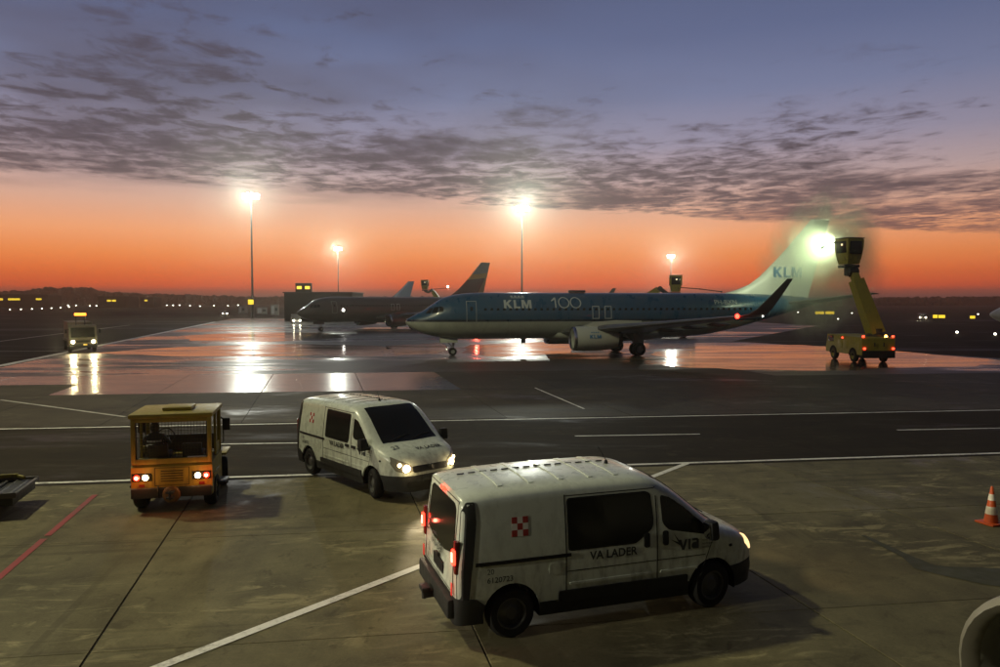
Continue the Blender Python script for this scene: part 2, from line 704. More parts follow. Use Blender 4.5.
# --- concrete slabs: rows before the road, and rows behind it
JA = Vector((-1.62, 6.73)).normalized()             # direction of the long joints


def cross2(a, b):
    return a.x * b.y - a.y * b.x


def hit(p, d, q, e):
    t = cross2(q - p, e) / cross2(d, e)
    return p + d * t


JO = Vector((-5.38, 9.28))
EN = hit(JO, JA, rd_near(0), bA)
EF = hit(JO, JA, rd_far(0), bB)


def slab_field(parent, origin, cdir, cw, rows, cols, rl, mats, zt=0.0):
    gap = .028
    for k in rows:
        sgn = 1
        for i in cols:
            c0 = origin + cdir * (cw * i) + JA * (rl * k)
            c1 = c0 + cdir * cw
            c2 = c1 + JA * rl
            c3 = c0 + JA * rl
            ctr = (c0 + c2) / 2
            if (ctr.x / max(ctr.y, 1)) < -1.25 or (ctr.x / max(ctr.y, 1)) > 1.25:
                continue
            m = mats(ctr, i, k)
            if m is None:
                continue
            g1, g2 = cdir * gap / 2, JA * gap * .22
            q = [c0 + g1 + g2, c1 - g1 + g2, c2 - g1 - g2, c3 + g1 - g2]
            dz = random.uniform(-.002, .002)
            top = [(p.x, p.y, zt + dz) for p in q]
            mid = []
            e = .004
            ins = [e * (cdir + JA), e * (JA - cdir), e * (-cdir - JA), e * (cdir - JA)]
            top2 = [(p.x + d.x, p.y + d.y, zt + dz) for p, d in zip(q, ins)]
            side = [(p.x, p.y, zt + dz - .012) for p in q]
            bot = [(p.x, p.y, zt - .22) for p in q]
            mb = MB()
            mb.add(top2 + side + bot, [(0, 1, 2, 3)] + [(4 + j, 4 + (j + 1) % 4, (j + 1) % 4, j) for j in range(4)] +
                   [(8 + j, 8 + (j + 1) % 4, 4 + (j + 1) % 4, 4 + j) for j in range(4)] + [(11, 10, 9, 8)])
            mb.build('slab', m, parent, smooth=0)


near_bed = struct(sheet('concrete_apron', [rd_near(-40), rd_near(45), Vector((45, -6)), Vector((-40, -6))], -.02, M_BED), 'pale concrete apron slabs before the road')
slab_field(near_bed, EN, bA, 5.15, range(-4, 0), range(-5, 6), 4.85, lambda c, i, k: M_CONC if c.y > -1.5 else None)

ROWL = 4.95
far0 = lambda x: on(EF + JA * (ROWL * 4), bB, x)
mid_bed = struct(sheet('damp_apron', [rd_far(-50), rd_far(60), far0(60), far0(-50)], -.008, M_BED), 'damp concrete apron slabs behind the road')


def mid_mat(c, i, k):
    u, v = 500 + FPX * c.x / c.y, 301 + CAM_H * FPX / c.y
    if k >= 2 and 60 < u < 410:
        return M_WETC
    if k == 3 and u < 60:
        return M_WETC
    if k == 1 and 100 < u < 190:
        return M_MIDC
    if k == 3 and u > 760:
        return M_FARC
    return M_MIDC


slab_field(mid_bed, EF, bB, 5.15, range(0, 4), range(-8, 13), ROWL, mid_mat, zt=.004)

apron_poly = [far0(-33.5), far0(46), Vector((41, 60)), Vector((36.5, 68.5)), Vector((27, 86)), Vector((60, 140)), Vector((50, 200)), Vector((-72, 200)), Vector((-63.6, 165))]
struct(sheet('wet_apron', [(p.x, p.y) for p in apron_poly], 0.0, M_FARC), 'wet far apron mirroring the sunset under the parked aircraft')

# --- standing water films (level sheets with frayed outlines)
def puddle_mat():
    mt = bpy.data.materials.new('standing water')
    mt.use_nodes = True
    nt = mt.node_tree
    b = nt.nodes['Principled BSDF']
    N, put, m, ss, lin, ramp, mix, noise, vs_ = node_tools(nt)
    pos = N('ShaderNodeNewGeometry').outputs['Position']
    b.inputs['Base Color'].default_value = (.05, .045, .04, 1)
    nt.links.new(lin(noise(vs_(pos, (.4, 1.6, 1)), .25, 4), .35, .65, .10, .22), b.inputs['Roughness'])
    bp = N('ShaderNodeBump')
    bp.inputs['Strength'].default_value = .06
    bp.inputs['Distance'].default_value = .02
    nt.links.new(noise(pos, 3.0, 3), bp.inputs['Height'])
    nt.links.new(bp.outputs[0], b.inputs['Normal'])
    return mt


M_WATER = puddle_mat()


def puddle(pix, label, fray=.5, z=.008):
    pts = [gp(*p).to_2d() for p in pix]
    out = []
    for i, p in enumerate(pts):
        q = pts[(i + 1) % len(pts)]
        d = q - p
        k = max(2, int(d.length / 1.6))
        nrm = Vector((-d.y, d.x)).normalized()
        ph = random.uniform(0, 6)
        for j in range(k):
            t = j / k
            w = math.sin(math.pi * t)
            amp = fray * w * (math.sin(ph + 9 * t) * .5 + random.uniform(-.7, .7))
            out.append(p + d * t + nrm * amp)
    o = sheet('puddle', out, z, M_WATER)
    struct(o, label)


puddle([(655, 352), (700, 346), (800, 345), (880, 350), (990, 359), (1030, 362), (1030, 365), (930, 367), (830, 371), (740, 370), (665, 366)], 'wide pink rain film behind the airliner tail', .8)
puddle([(470, 345), (545, 342), (585, 346), (570, 353), (500, 357), (462, 353)], 'bright rain film under the blue airliner belly', .4)
puddle([(95, 353), (180, 347), (300, 344), (380, 346), (395, 352), (300, 356), (180, 357)], 'long pink rain film left of the airliner nose', .6)
puddle([(180, 336), (250, 332), (330, 333), (345, 338), (270, 342), (190, 341)], 'pale rain film in front of the lamp mast', .8)
puddle([(385, 346), (440, 343), (450, 349), (435, 354), (395, 355)], 'rain film below the dark aircraft tail lights', .4)

# --- painted lines
def line(name, p, q, w, m, z, label=None):
    p, q = Vector(p), Vector(q)
    d = (q - p).normalized()
    n = Vector((-d.y, d.x)) * w / 2
    o = sheet(name, [p + n, p - n, q - n, q + n], z, m)
    return struct(o, label)


line('road_edge_line', on(A0, bA, -40), on(A0, bA, 60), .17, M_WHITE, .001, 'white edge line along the near side of the road')
line('road_edge_line', on(B0, bB, -60), on(B0, bB, 70), .17, M_WHITE, .001, 'white edge line along the far side of the road')
dash = [(2.6, 25.5, 7.04, 25.88), (14.42, 26.69, 18.9, 27.15), (-9.17 - .4, 24.02, -5.2, 24.36), (-21.5, 22.9, -17, 23.3)]
for x0, y0, x1, y1 in dash:
    line('lane_dash', (x0, y0), (x1, y1), .13, M_WHITE, .001)
dv = (Vector((5.82, 21.35)) - Vector((-4.29, 9.28))).normalized()
line('stand_line', Vector((-4.29, 9.28)) - dv * 5, rd_near(5.1) + dv * .5, .17, M_WHITE, .0075, 'white diagonal stand line under the near van')
rv = (Vector((-8.49, 12.37)) - Vector((-9.78, 17.68))).normalized()
line('red_line', (-9.78, 17.68), Vector((-9.78, 17.68)) + rv * 3.2, .13, M_RED, .0065, 'red stand boundary line beside the dolly')
line('red_line', Vector((-9.78, 17.68)) + rv * 3.4, Vector((-9.78, 17.68)) + rv * 14, .13, M_RED, .0065, 'red stand boundary line running to the bottom left')
line('apron_edge_line', (-29.6, 28.5), (-36.03, 53.18), .40, M_WHITE, .012, 'near part of the white apron edge line')
line('apron_edge_line', (-36.03, 53.18), (-63.6, 165), .70, M_WHITE, .012, 'far part of the white apron edge line')
line('taxiway_line', (-52, 60), (-72.22, 144.37), .4, M_WHITE_OLD, -.004, 'pale line on the taxiway at far left')
line('lead_in_line', (-23.66, 34.84), (-15.14, 29.71), .16, M_WHITE_OLD, .012, 'thin pale lead-in line left of the tug')
line('stop_mark', (1.88, 39.68), (3.65, 31.9), .10, M_WHITE, .012, 'thin white mark on the apron behind the road')
line('cross_mark', (-70, 66), (-26, 70.5), .35, M_WHITE_OLD, .012, 'pale stripe across the far apron')
struct(sheet('oil_stain', [(7.25, 12.75), (7.55, 12.42), (8.0, 12.02), (8.9, 11.65), (9.7, 11.9), (9.6, 12.4), (8.8, 12.75), (8.0, 12.85), (7.7, 12.9), (7.55, 13.4), (7.3, 14.6), (7.2, 14.6), (7.35, 13.3)], .006,
             mat('oil film', (.060, .060, .036), .6, spec=.15, var=.3, vscale_=2)), 'dark greenish oil stain on the slabs by the cone')

# --- far treeline: one mass on the horizon
def treeline():
    mb = MB()
    rnd = random.Random(3)
    bm = bmesh.new()
    bmesh.ops.create_icosphere(bm, subdivisions=1, radius=1)
    bm.verts.index_update()
    sv = [v.co.copy() for v in bm.verts]
    sf = [[v.index for v in f.verts] for f in bm.faces]
    bm.free()
    prof = [(-120, 291), (0, 291.5), (30, 290), (48, 286.5), (60, 289), (66, 287), (90, 287.5), (100, 290.5), (115, 292), (150, 293.5), (250, 296.5), (400, 297), (640, 297), (760, 298), (900, 297.5), (960, 296.5), (1000, 296), (1120, 295)]
    u = -120
    while u < 1120:
        y = 780 + 60 * math.sin(u * .013) + rnd.uniform(-25, 25)
        top = at_depth(u, interp(prof, u) + rnd.uniform(-.5, .9), y).z
        x = at_depth(u, 300, y).x
        z = 0
        while z < top - .5:
            r = rnd.uniform(1.6, 3.4)
            zz = min(z + r * .4, top - r * .8)
            ry = rnd.uniform(0, 6.28)
            c, s = math.cos(ry), math.sin(ry)
            vv = []
            for q in sv:
                k = rnd.uniform(.65, 1.2)
                vv.append((x + (q.x * c - q.y * s) * r * k * 1.3, y + (q.x * s + q.y * c) * r * k, zz + q.z * r * k))
            mb.add(vv, sf)
            z += r * .9
        u += rnd.uniform(1.6, 3.6)
    o = mb.build('treeline', mat('far trees', (.035, .030, .022), .95, spec=.05, var=.3, vscale_=.1), None, 0)
    o['kind'] = 'stuff'
    o['label'] = 'low dark line of far trees along the horizon'
    o['category'] = 'trees'


treeline()


# ================================================================== LAMP MASTS
M_GALV = mat('galvanised steel', (.22, .22, .21), .5, .6, var=.15)
M_LED = mat('floodlight lens', (.9, .9, .85), .3, emit=(.98, 1.0, .88), estr=26)
M_YSIGN = mat('lit yellow sign', (.8, .6, .05), .4, emit=(1.0, .70, .04), estr=1.3)
M_BLACK = mat('black plastic', (.012, .012, .012), .55, spec=.3, var=.2)
M_DARKM = mat('dark metal', (.03, .03, .03), .5, .3, var=.2)


def mast(name, label, loc, h, power, face=-90, nl=6, col=(.95, 1.0, .86), aims=None):
    t = thing(name, label, 'light mast', loc, 0, 'apron floodlight masts')
    MB().rev([(.42, 0), (.42, .5), (.34, .6), (.30, 3), (.15, h)], n=14).build('pole', mat('unlit-dark mast paint', (.045, .042, .038), .7, spec=.2, var=.2), t)  # pole colour kept dark so it looks unlit by its own lamps
    MB().box((0, 0, .06), (1.2, 1.2, .12), bev=.02).build('base_plate', M_GALV, t)
    f = MB()
    RH = 1.7
    for i in range(24):
        a, b = 2 * math.pi * i / 24, 2 * math.pi * (i + 1) / 24
        for zz in (h - .3, h + .5):
            f.cyl((RH * math.cos(a), RH * math.sin(a), zz), (RH * math.cos(b), RH * math.sin(b), zz), .05, n=6)
    for i in range(4):
        a = math.pi * i / 2
        f.cyl((0, 0, h - .3), (RH * math.cos(a), RH * math.sin(a), h - .3), .05, n=6)
        f.cyl((RH * math.cos(a), RH * math.sin(a), h - .3), (RH * math.cos(a), RH * math.sin(a), h + .5), .05, n=6)
    f.build('head_frame', M_GALV, t)
    for tier in (0, 1):
        for i in range(nl):
            a = R(face) + R(-100 + 200 * (i + .5 * tier) / (nl - .5))
            hd = MB().box((0, 0, 0), (.28, .74, .58), bev=.04).build('floodlight', M_DARKM, t)
            hd.location = ((RH + .22) * math.cos(a), (RH + .22) * math.sin(a), h - .1 + tier * .85)
            hd.rotation_euler = (0, R(22), a)
            MB().box((.15, 0, 0), (.02, .66, .50), bev=.005).build('lens', M_LED, hd)
    lp = lamp('mast_light', 'POINT', t, (0, 0, h - .5), power, col, .9)
    fd = Vector((math.cos(R(face)), math.sin(R(face)), 0)) * 2.9
    lp.location = Vector((0, 0, h + .1)) + fd
    return t


MAST_P = 46000.0
m1 = at_depth(251, 199, 199.0)
m2 = at_depth(522, 211, 224.0)
m3 = at_depth(338, 250, 400.0)
m4 = at_depth(671, 257.5, 455.0)
ma = mast('light_mast', 'tall floodlight mast with a yellow sign at its foot', (m1.x, m1.y, 0), m1.z + .3, MAST_P)
mast('light_mast', 'tall floodlight mast rising behind the blue airliner', (m2.x, m2.y, 0), m2.z + .3, MAST_P * 1.7)
mast('light_mast', 'farther floodlight mast behind the dark aircraft with striped tail', (m3.x, m3.y, 0), m3.z + .3, MAST_P * 1.2)
mast('light_mast', 'farthest floodlight mast above the second de-icing cab', (m4.x, m4.y, 0), m4.z + .3, MAST_P * 1.2)
# the stand's own mast, off the left edge of the picture: it throws the long shadows to the right
mast('light_mast', 'floodlight mast of the near stand beyond the left edge', (-31, 25, 0), 32.0, 34000, face=-30, col=(1.0, .94, .55))
# illuminated stand sign at the foot of the mast
s = at_depth(251, 302, 196.5)
t = thing('stand_sign', 'small lit yellow sign at the foot of the left mast', 'sign', (s.x, 196.5, 0))
MB().cyl((0, 0, 0), (0, 0, s.z - .8), .09).build('post', M_GALV, t)
bx_ = MB().box((0, 0, s.z), (1.7, .35, 1.5), bev=.08).build('sign_box', M_DARKM, t)
MB().box((0, -.19, s.z), (1.45, .03, 1.25), bev=.01).build('lit_face', M_YSIGN, t)

# ================================================================== VANS
M_PAINT = mat('white van paint', (.62, .66, .57), .30, coat=.3, var=.07, vscale_=2.5, dirt=.8)
M_GLASS = mat('dark window glass', (.010, .010, .008), .12, spec=.32)
M_RUBBER = mat('tyre rubber', (.016, .015, .014), .8, spec=.2, bump=.3, bscale=60)
M_RIM = mat('steel rim', (.10, .10, .095), .45, .5, var=.2)
M_CLAD = mat('grey black cladding', (.022, .022, .021), .6, spec=.35, var=.2)
M_LINER = mat('wheel arch liner', (.008, .008, .008), .9, spec=.1)
M_LETTER = mat('dark grey lettering', (.03, .034, .036), .5)
M_CHECK = mat('red checker film', (.36, .035, .03), .45)
M_CHECKW = mat('white checker film', (.75, .72, .66), .45)
M_TAIL = mat('lit tail lamp', (.4, .01, .01), .25, emit=(1.0, .022, .010), estr=10)
M_TAILC = mat('hot centre of tail lamp', (.6, .1, .1), .25, emit=(1.0, .22, .14), estr=9)
M_TAILOFF = mat('red lamp glass', (.16, .012, .012), .2, spec=.6)
M_HEAD = mat('lit headlamp', (.8, .7, .5), .2, emit=(1.0, .74, .36), estr=22)
M_HEADDIM = mat('side glow of headlamp', (.7, .6, .45), .15, emit=(1.0, .66, .30), estr=1.6)
M_HEADCASE = mat('headlamp housing', (.18, .17, .14), .15, spec=.7)
M_CHROME = mat('chrome', (.5, .5, .5), .12, 1.0)
M_PLATE = mat('number plate', (.03, .03, .03), .5)

VZ1 = [(-.87, 1.87), (-.6, 1.915), (0, 1.945), (1.0, 1.965), (1.75, 1.965), (2.05, 1.93), (2.3, 1.82), (2.7, 1.53), (3.0, 1.30), (3.18, 1.20), (3.45, 1.11), (3.66, 1.01), (3.80, .90), (3.89, .78), (3.95, .64)]
VW = [(-.87, .84), (-.845, .905), (-.78, .945), (-.55, .955), (0, .96), (2.8, .96), (3.15, .945), (3.45, .90), (3.68, .80), (3.82, .70), (3.90, .58), (3.95, .44)]
VZC = [(-.87, .60), (-.55, .58), (-.45, .44), (2.55, .44), (3.3, .58), (3.95, .60)]
VR = [(-.87, .18), (-.6, .21), (1.5, .22), (2.3, .24), (3.0, .26), (3.5, .22), (3.95, .16)]


AX0, AX1 = -.11, 2.99


def van_T(z):
    if z > 1.0:
        return 1 - .125 * ((z - 1.0) / .96) ** 1.4
    if z < .5:
        return 1 - .05 * ((.5 - z) / .28)
    return 1.0


def van_hw(x, z):
    z1 = sinterp(VZ1, x)
    r = interp(VR, x)
    d = max(0.0, z1 - z)
    c = 1.0
    if d < r:
        c = max(0.0, 1 - (1 - d / r) ** 3.6) ** (1 / 3.6)
    return sinterp(VW, x) * van_T(z) * c


def van_shift(x, z):
    k = min(1, max(0, (.2 - x) / 1.07))
    return max(0, z - .95) * .11 * k


def van_top(x, y):
    lo, hi = .3, sinterp(VZ1, x)
    y = abs(y)
    if van_hw(x, hi - .35) < y:
        return hi - .35
    lo = hi - .35
    for _ in range(24):
        mid = (lo + hi) / 2
        if van_hw(x, mid) >= y:
            lo = mid
        else:
            hi = mid
    return lo


def van_side(sgn):
    return lambda a, b, off: (a + van_shift(a, b), sgn * (van_hw(a, b) + off), b)


def van_rear(a, b, off):        # a: to the right seen from behind
    return (-.87 + van_shift(-.87, b) - off, -a, b)


def van_hood(a, b, off):        # a: x, b: y
    e = .02
    dz = (van_top(a + e, b) - van_top(a - e, b)) / (2 * e)
    n = Vector((-dz, 0, 1)).normalized()
    return (a + n.x * off, b, van_top(a, b) + n.z * off)


def van_front(a, b, off):       # a: y, b: z on the nose
    lo, hi = 2.8, 3.95
    for _ in range(22):
        mid = (lo + hi) / 2
        if van_hw(mid, b) >= abs(a):
            lo = mid
        else:
            hi = mid
    return (lo + off, a * (1 + off * .3), b)


def van_shell(lower):
    xs = [-.87, -.86, -.845, -.82, -.78, -.7, -.6, -.5, -.4, -.2] + [i * .2 for i in range(0, 10)] + [1.9, 2.0, 2.1, 2.2, 2.3, 2.45, 2.6, 2.75, 2.9, 3.0, 3.1, 3.2, 3.3, 3.4, 3.5, 3.58, 3.66, 3.73, 3.8, 3.85, 3.89, 3.92, 3.95]
    rings = []
    for x in xs:
        z1 = sinterp(VZ1, x)
        zc = interp(VZC, x)
        if lower:
            zs = [.25 + (zc - .25) * j / 5 for j in range(6)]
            k = 1.012
        else:
            r = interp(VR, x)
            zb = zc - .03
            top = z1 - r
            if top < zb + .02:
                r = max(.02, z1 - zb - .02)
                top = z1 - r
            zs = [zb + (top - zb) * j / 8 for j in range(9)] + [z1 - r * q for q in (.8, .62, .45, .3, .2, .12, .06, .025, .008, .0015)]
            k = 1.0
        L = [(x + van_shift(x, z) + (.012 if lower and x > 3.9 else 0) - (.012 if lower and x < -.85 else 0), van_hw(x, z) * k, z) for z in zs]
        rings.append(L + [(p[0], -p[1], p[2]) for p in reversed(L)])
    return MB().loft(rings)


def cut_arches(o, y_in=.58, r=.405):
    c = MB()
    for x in (AX0, AX1):
        for s_ in (-1, 1):
            c.cyl((x, s_ * y_in, .335), (x, s_ * 1.3, .335), r, n=28)
    co = c.build('cutter', None, o.parent)
    md = o.modifiers.new('b', 'BOOLEAN')
    md.object = co
    md.operation = 'DIFFERENCE'
    md.solver = 'EXACT'
    dg = bpy.context.evaluated_depsgraph_get()
    me = bpy.data.meshes.new_from_object(o.evaluated_get(dg))
    o.modifiers.clear()
    mats = list(o.data.materials)
    o.data = me
    if not me.materials:
        for q in mats:
            me.materials.append(q)
    me.set_sharp_from_angle(angle=R(35))
    cm = co.data
    bpy.data.objects.remove(co)
    bpy.data.meshes.remove(cm)


def wheel(parent, loc, r=.335, w=.225, steer=0.0, side=1, rim=M_RIM, name='wheel', rimr=.62):
    """wheel axis along Y; side = +1 when the outer face looks to +Y"""
    wl = bpy.data.objects.new(name, None)
    COL.objects.link(wl)
    wl.parent = parent
    wl.location = loc
    wl.rotation_euler = (0, 0, steer)
    h = w / 2
    MB().rev([(r * rimr, -h), (r * .86, -h), (r * .97, -h * .72), (r, -h * .4), (r, h * .4), (r * .97, h * .72), (r * .86, h), (r * rimr, h), (r * rimr, -h)], axis=(0, 1, 0), n=32, cap=False).build('tyre', M_RUBBER, wl)
    k = side
    rm = MB()
    rm.rev([(r * rimr, k * h * .95), (r * (rimr - .06), k * h * .95), (r * (rimr - .1), k * h * .45), (r * .3, k * h * .62), (r * .24, k * h * .8), (.0, k * h * .82)], axis=(0, 1, 0), n=24, cap=False)
    rm.rev([(r * rimr, -k * h * .6), (0, -k * h * .6)], axis=(0, 1, 0), n=24, cap=False)
    rm.build('rim', rim, wl)
    return wl


def make_van(label, loc, rz, steer=0.0, near=True):
    t = thing('van', label, 'van', loc, rz, 'white handling vans')
    t.scale = (1.04, 1.075, 1.075)
    t.location = Vector(loc) + Vector((math.cos(rz), math.sin(rz), 0)) * .115
    rs, ls = van_side(-1), van_side(1)
    body = van_shell(False).build('body', M_PAINT, t)
    clad = van_shell(True).build('lower_cladding', M_CLAD, t)
    cut_arches(body)
    cut_arches(clad)
    for x in (AX0, AX1):
        for s_ in (-1, 1):
            lin_ = MB()
            rings = []
            for yy in (.60, .93):
                rings.append([(x + .398 * math.cos(q), s_ * yy, .335 + .398 * math.sin(q)) for q in [R(-12 + 204 * i / 24) for i in range(25)]])
            lin_.loft(rings, cap=False, closed=False)
            lin_.build('wheel_arch_liner', M_LINER, t)
    for x, st in ((AX0, 0), (AX1, steer)):
        for s_ in (-1, 1):
            wheel(t, (x, s_ * .83, .335), steer=st, side=s_)
    # glazing
    for fn in (rs, ls):
        patch(roundpoly([(.72, 1.09), (1.72, 1.09), (1.98, 1.26), (2.0, 1.36), (1.97, 1.70), (1.90, 1.735), (.72, 1.735)] if near else
                        [(.80, 1.10), (1.90, 1.10), (1.95, 1.20), (1.95, 1.735), (.80, 1.735)], .05), fn, .004, .012).build('sliding_door_window', M_GLASS, t)
        patch(roundpoly([(2.16, 1.30), (2.26, 1.20), (2.86, 1.09), (2.96, 1.10), (2.94, 1.15), (2.52, 1.49), (2.30, 1.64), (2.14, 1.69)], .05) if near else
              roundpoly([(2.14, 1.28), (2.20, 1.22), (2.45, 1.20), (2.52, 1.10), (2.90, 1.08), (2.90, 1.14), (2.52, 1.48), (2.32, 1.63), (2.13, 1.68)], .04), fn, .005, .03, .05).build('cab_window', M_GLASS, t)
    for fn in (rs, ls):
        sp_ = [(.70, 1.07), (1.73, 1.07), (2.00, 1.25), (2.02, 1.36), (1.99, 1.72), (1.91, 1.755), (.70, 1.755)] if near else [(.78, 1.08), (1.92, 1.08), (1.97, 1.19), (1.97, 1.755), (.78, 1.755)]
        patch(roundpoly(sp_, .05), fn, .0026, .01).build('window_seal', M_BLACK, t)
        patch(roundpoly([(.72, .62), (1.98, .62), (1.98, .655), (.72, .655)], .01), fn, .010, .02).build('rubbing_strip', M_PAINT, t)
        patch(roundpoly([(2.12, .62), (2.72, .62), (2.72, .655), (2.12, .655)], .01), fn, .010, .02).build('rubbing_strip', M_PAINT, t)
        patch(rrect(-.10, .10, .80, .97, .02) if False else rrect(.42, .58, .78, .94, .03), fn, .0035, .008).build('fuel_flap', M_PAINT, t)
    ws = []
    for yy in (-1, -.8, -.5, 0, .5, .8, 1):
        ws.append((3.10 + .07 * (1 - yy * yy), yy * .72))
    for yy in (1, .8, .5, 0, -.5, -.8, -1):
        ws.append((2.13 + .03 * (1 - yy * yy), yy * .64))
    wscr = patch(ws, van_hood, .006, .02, .12).build('windscreen', M_GLASS, t)
    for y0, y1 in ((-.5, .05), (.1, .62)):
        MB().tube([van_hood(3.10, y0, .03), van_hood(3.02, (y0 + y1) / 2, .03), van_hood(2.98, y1, .03)], .010, 6).build('wiper', M_BLACK, t)
    patch(roundpoly([(-.70, 1.13), (-.30, 1.05), (.30, 1.05), (.70, 1.13), (.67, 1.68), (.58, 1.74), (-.58, 1.74), (-.67, 1.68)], .06), van_rear, .006, .015).build('rear_window', M_GLASS, t)
    # tailgate shut lines
    MB().add(*seam_rect(-.76, .76, .62, 1.80, van_rear)).build('tailgate_seam', M_BLACK, t)
    # tall dark rear corner columns and lamps
    for s_, fn in ((-1, rs), (1, ls)):
        patch(roundpoly([(-.855, .58), (-.70, .58), (-.66, 1.0), (-.64, 1.55), (-.67, 1.80), (-.80, 1.80), (-.855, 1.70)], .03), fn, .006, .02, .08).build('rear_corner_panel', M_CLAD, t)
        lampm = M_TAIL if near else M_TAILOFF
        cl = MB()
        y = .79
        tl = MB().box((-.865 + van_shift(-.87, 1.12), s_ * .862, 1.12), (.07, .10, .42), bev=.02).build('tail_light', M_TAILOFF, t)
        if near:
            MB().box((-.905 + van_shift(-.87, 1.10), s_ * .865, 1.13), (.04, .10, .19), bev=.016).build('lit_lens', M_TAIL, tl)
            MB().box((-.928 + van_shift(-.87, 1.10), s_ * .865, 1.13), (.012, .05, .12), bev=.005).build('lamp_core', M_TAILC, tl)
            lamp('tail_glow', 'POINT', t, (-1.02, s_ * .88, 1.12), 2.2, (1, .10, .06), .03)
            MB().box((-.90, s_ * .80, .70), (.012, .05, .16), bev=.004).build('reflector', mat('self-glowing red reflector', (.5, .03, .03), .3, emit=(1, .06, .04), estr=.5), t)  # reflector emits a faint red of its own, without a lamp
    if near:
        hb = MB().box((-.79, 0, 1.80), (.05, .20, .05), bev=.015).build('high_brake_light', M_TAIL, t)
    # side protection, rail, seams, handles
    for s_, fn in ((-1, rs), (1, ls)):
        patch([(-.62, 1.00), (.74, 1.00), (.74, 1.045), (-.62, 1.045)], fn, .008, .02).build('slide_rail', M_BLACK, t)
        patch(rrect(.55, 2.56, .40, .56, .02), fn, .020, .04, .2).build('side_sill', M_CLAD, t)
        for pl in ([(.66, .56), (.677, .56), (.677, 1.80), (.66, 1.80)], [(2.06, .56), (2.077, .56), (2.077, 1.80), (2.06, 1.80)],
                   [(2.80, .58), (2.812, .58), (3.02, 1.08), (3.008, 1.08)], [(.68, 1.78), (2.05, 1.78), (2.05, 1.79), (.68, 1.79)],
                   [(.68, .80), (2.05, .80), (2.05, .81), (.68, .81)], [(2.08, .80), (2.86, .80), (2.86, .81), (2.08, .81)]):
            patch(pl, fn, .0025, .006).build('door_seam', M_BLACK, t, 0)
        for xx in (1.90, 2.20):
            if near:
                patch(rrect(xx - .045, xx + .045, 1.0, 1.20, .03), fn, .016, .03, .06).build('door_handle', M_BLACK, t)
            else:
                patch(rrect(xx - .09, xx + .09, 1.0, 1.06, .02), fn, .022, .03, .06).build('door_handle', M_BLACK, t)
        # mirror
        mr = MB().box((2.86, s_ * 1.10, 1.19), (.14, .20, .27), rot=(0, -.1, s_ * -.1), bev=.05)
        mr.box((2.90, s_ * .985, 1.10), (.07, .12, .06), bev=.015)
        mo = mr.build('door_mirror', M_BLACK, t)
        MB().box((2.785, s_ * 1.10, 1.19), (.006, .15, .20), rot=(0, -.1, 0), bev=.002).build('mirror_glass', M_CHROME, mo)
        # headlight
        hp = roundpoly([(.80, 1.00), (.66, .90), (.50, .76), (.56, .70), (.74, .72), (.83, .86)], .03) if near else \
            roundpoly([(.82, 1.00), (.70, .93), (.46, .80), (.44, .70), (.60, .66), (.78, .70), (.85, .86)], .03)
        hl = patch([(s_ * a, b) for a, b in hp], van_front, .008, .03, .05).build('headlight', M_HEADDIM if near else M_HEADCASE, t)
        if not near:
            c = van_front(s_ * .60, .755, .012)
            hb2 = MB().rev([(.0, .03), (.06, .022), (.085, 0)], origin=c, axis=(1, s_ * .25, .1), n=16).build('lit_bulb', M_HEAD, hl)
            c2 = van_front(s_ * .72, .83, .012)
            MB().rev([(.0, .02), (.03, .014), (.042, 0)], origin=c2, axis=(1, s_ * .35, .1), n=12).build('side_bulb', M_HEAD, hl)
        # fuel flap / marker lamp
        patch(rrect(3.28, 3.34, .86, .90, .015), fn, .008, .02, .05).build('side_marker', M_BLACK, t)
    # grille, fog lamps, plates
    patch(rrect(-.46, .46, .66, .79, .04), van_front, .010, .03, .06).build('grille', M_BLACK, t)
    patch(rrect(-.60, .60, .34, .48, .04), van_front, .022, .03, .06).build('lower_grille', M_BLACK, t)
    MB().box((3.985, 0, .52), (.02, .50, .11), bev=.006).build('front_plate', M_CHECKW if near else M_PLATE, t)
    patch(rrect(-.27, .27, .70, .86, .02), van_rear, .010, .02).build('rear_plate_recess', M_BLACK, t)
    MB().box((-.885, .0, .90), (.03, .14, .05), bev=.01).build('tailgate_handle', M_BLACK, t)
    bump = MB()
    bump.box((-.90, 0, .45), (.14, 1.70, .26), bev=.05)
    bump.build('rear_bumper', M_CLAD, t)
    tw = MB().box((-1.00, .0, .36), (.22, .10, .10), bev=.02)
    tw.cyl((-1.08, 0, .30), (-1.08, 0, .47), .035, n=12)
    tw.box((-1.07, 0, .44), (.13, .22, .07), bev=.02)
    tw.build('tow_hitch', M_DARKM, t)
    # roof ribs and aerial
    for xx in (-.2, .25, .70, 1.15, 1.55):
        patch([(xx, -.62), (xx + .07, -.62), (xx + .07, .62), (xx, .62)], van_hood, .010, .015, .15).build('roof_rib', M_PAINT, t)
    for i in range(14):
        patch([(-.55 + i * .17, .16), (-.55 + i * .17 + .10, .16), (-.55 + i * .17 + .10, .185), (-.55 + i * .17, .185)], van_hood, .014, .012, .2).build('roof_seam', M_CLAD, t)
    an = MB().cyl(van_hood(1.75, 0, 0), Vector(van_hood(1.75, 0, 0)) + Vector((0, 0, .05)), .035, .02)
    an.cyl(Vector(van_hood(1.75, 0, 0)) + Vector((0, 0, .05)), Vector(van_hood(1.75, 0, 0)) + Vector((-.14, 0, .26)), .006, .004, 6)
    an.build('aerial', M_BLACK, t)
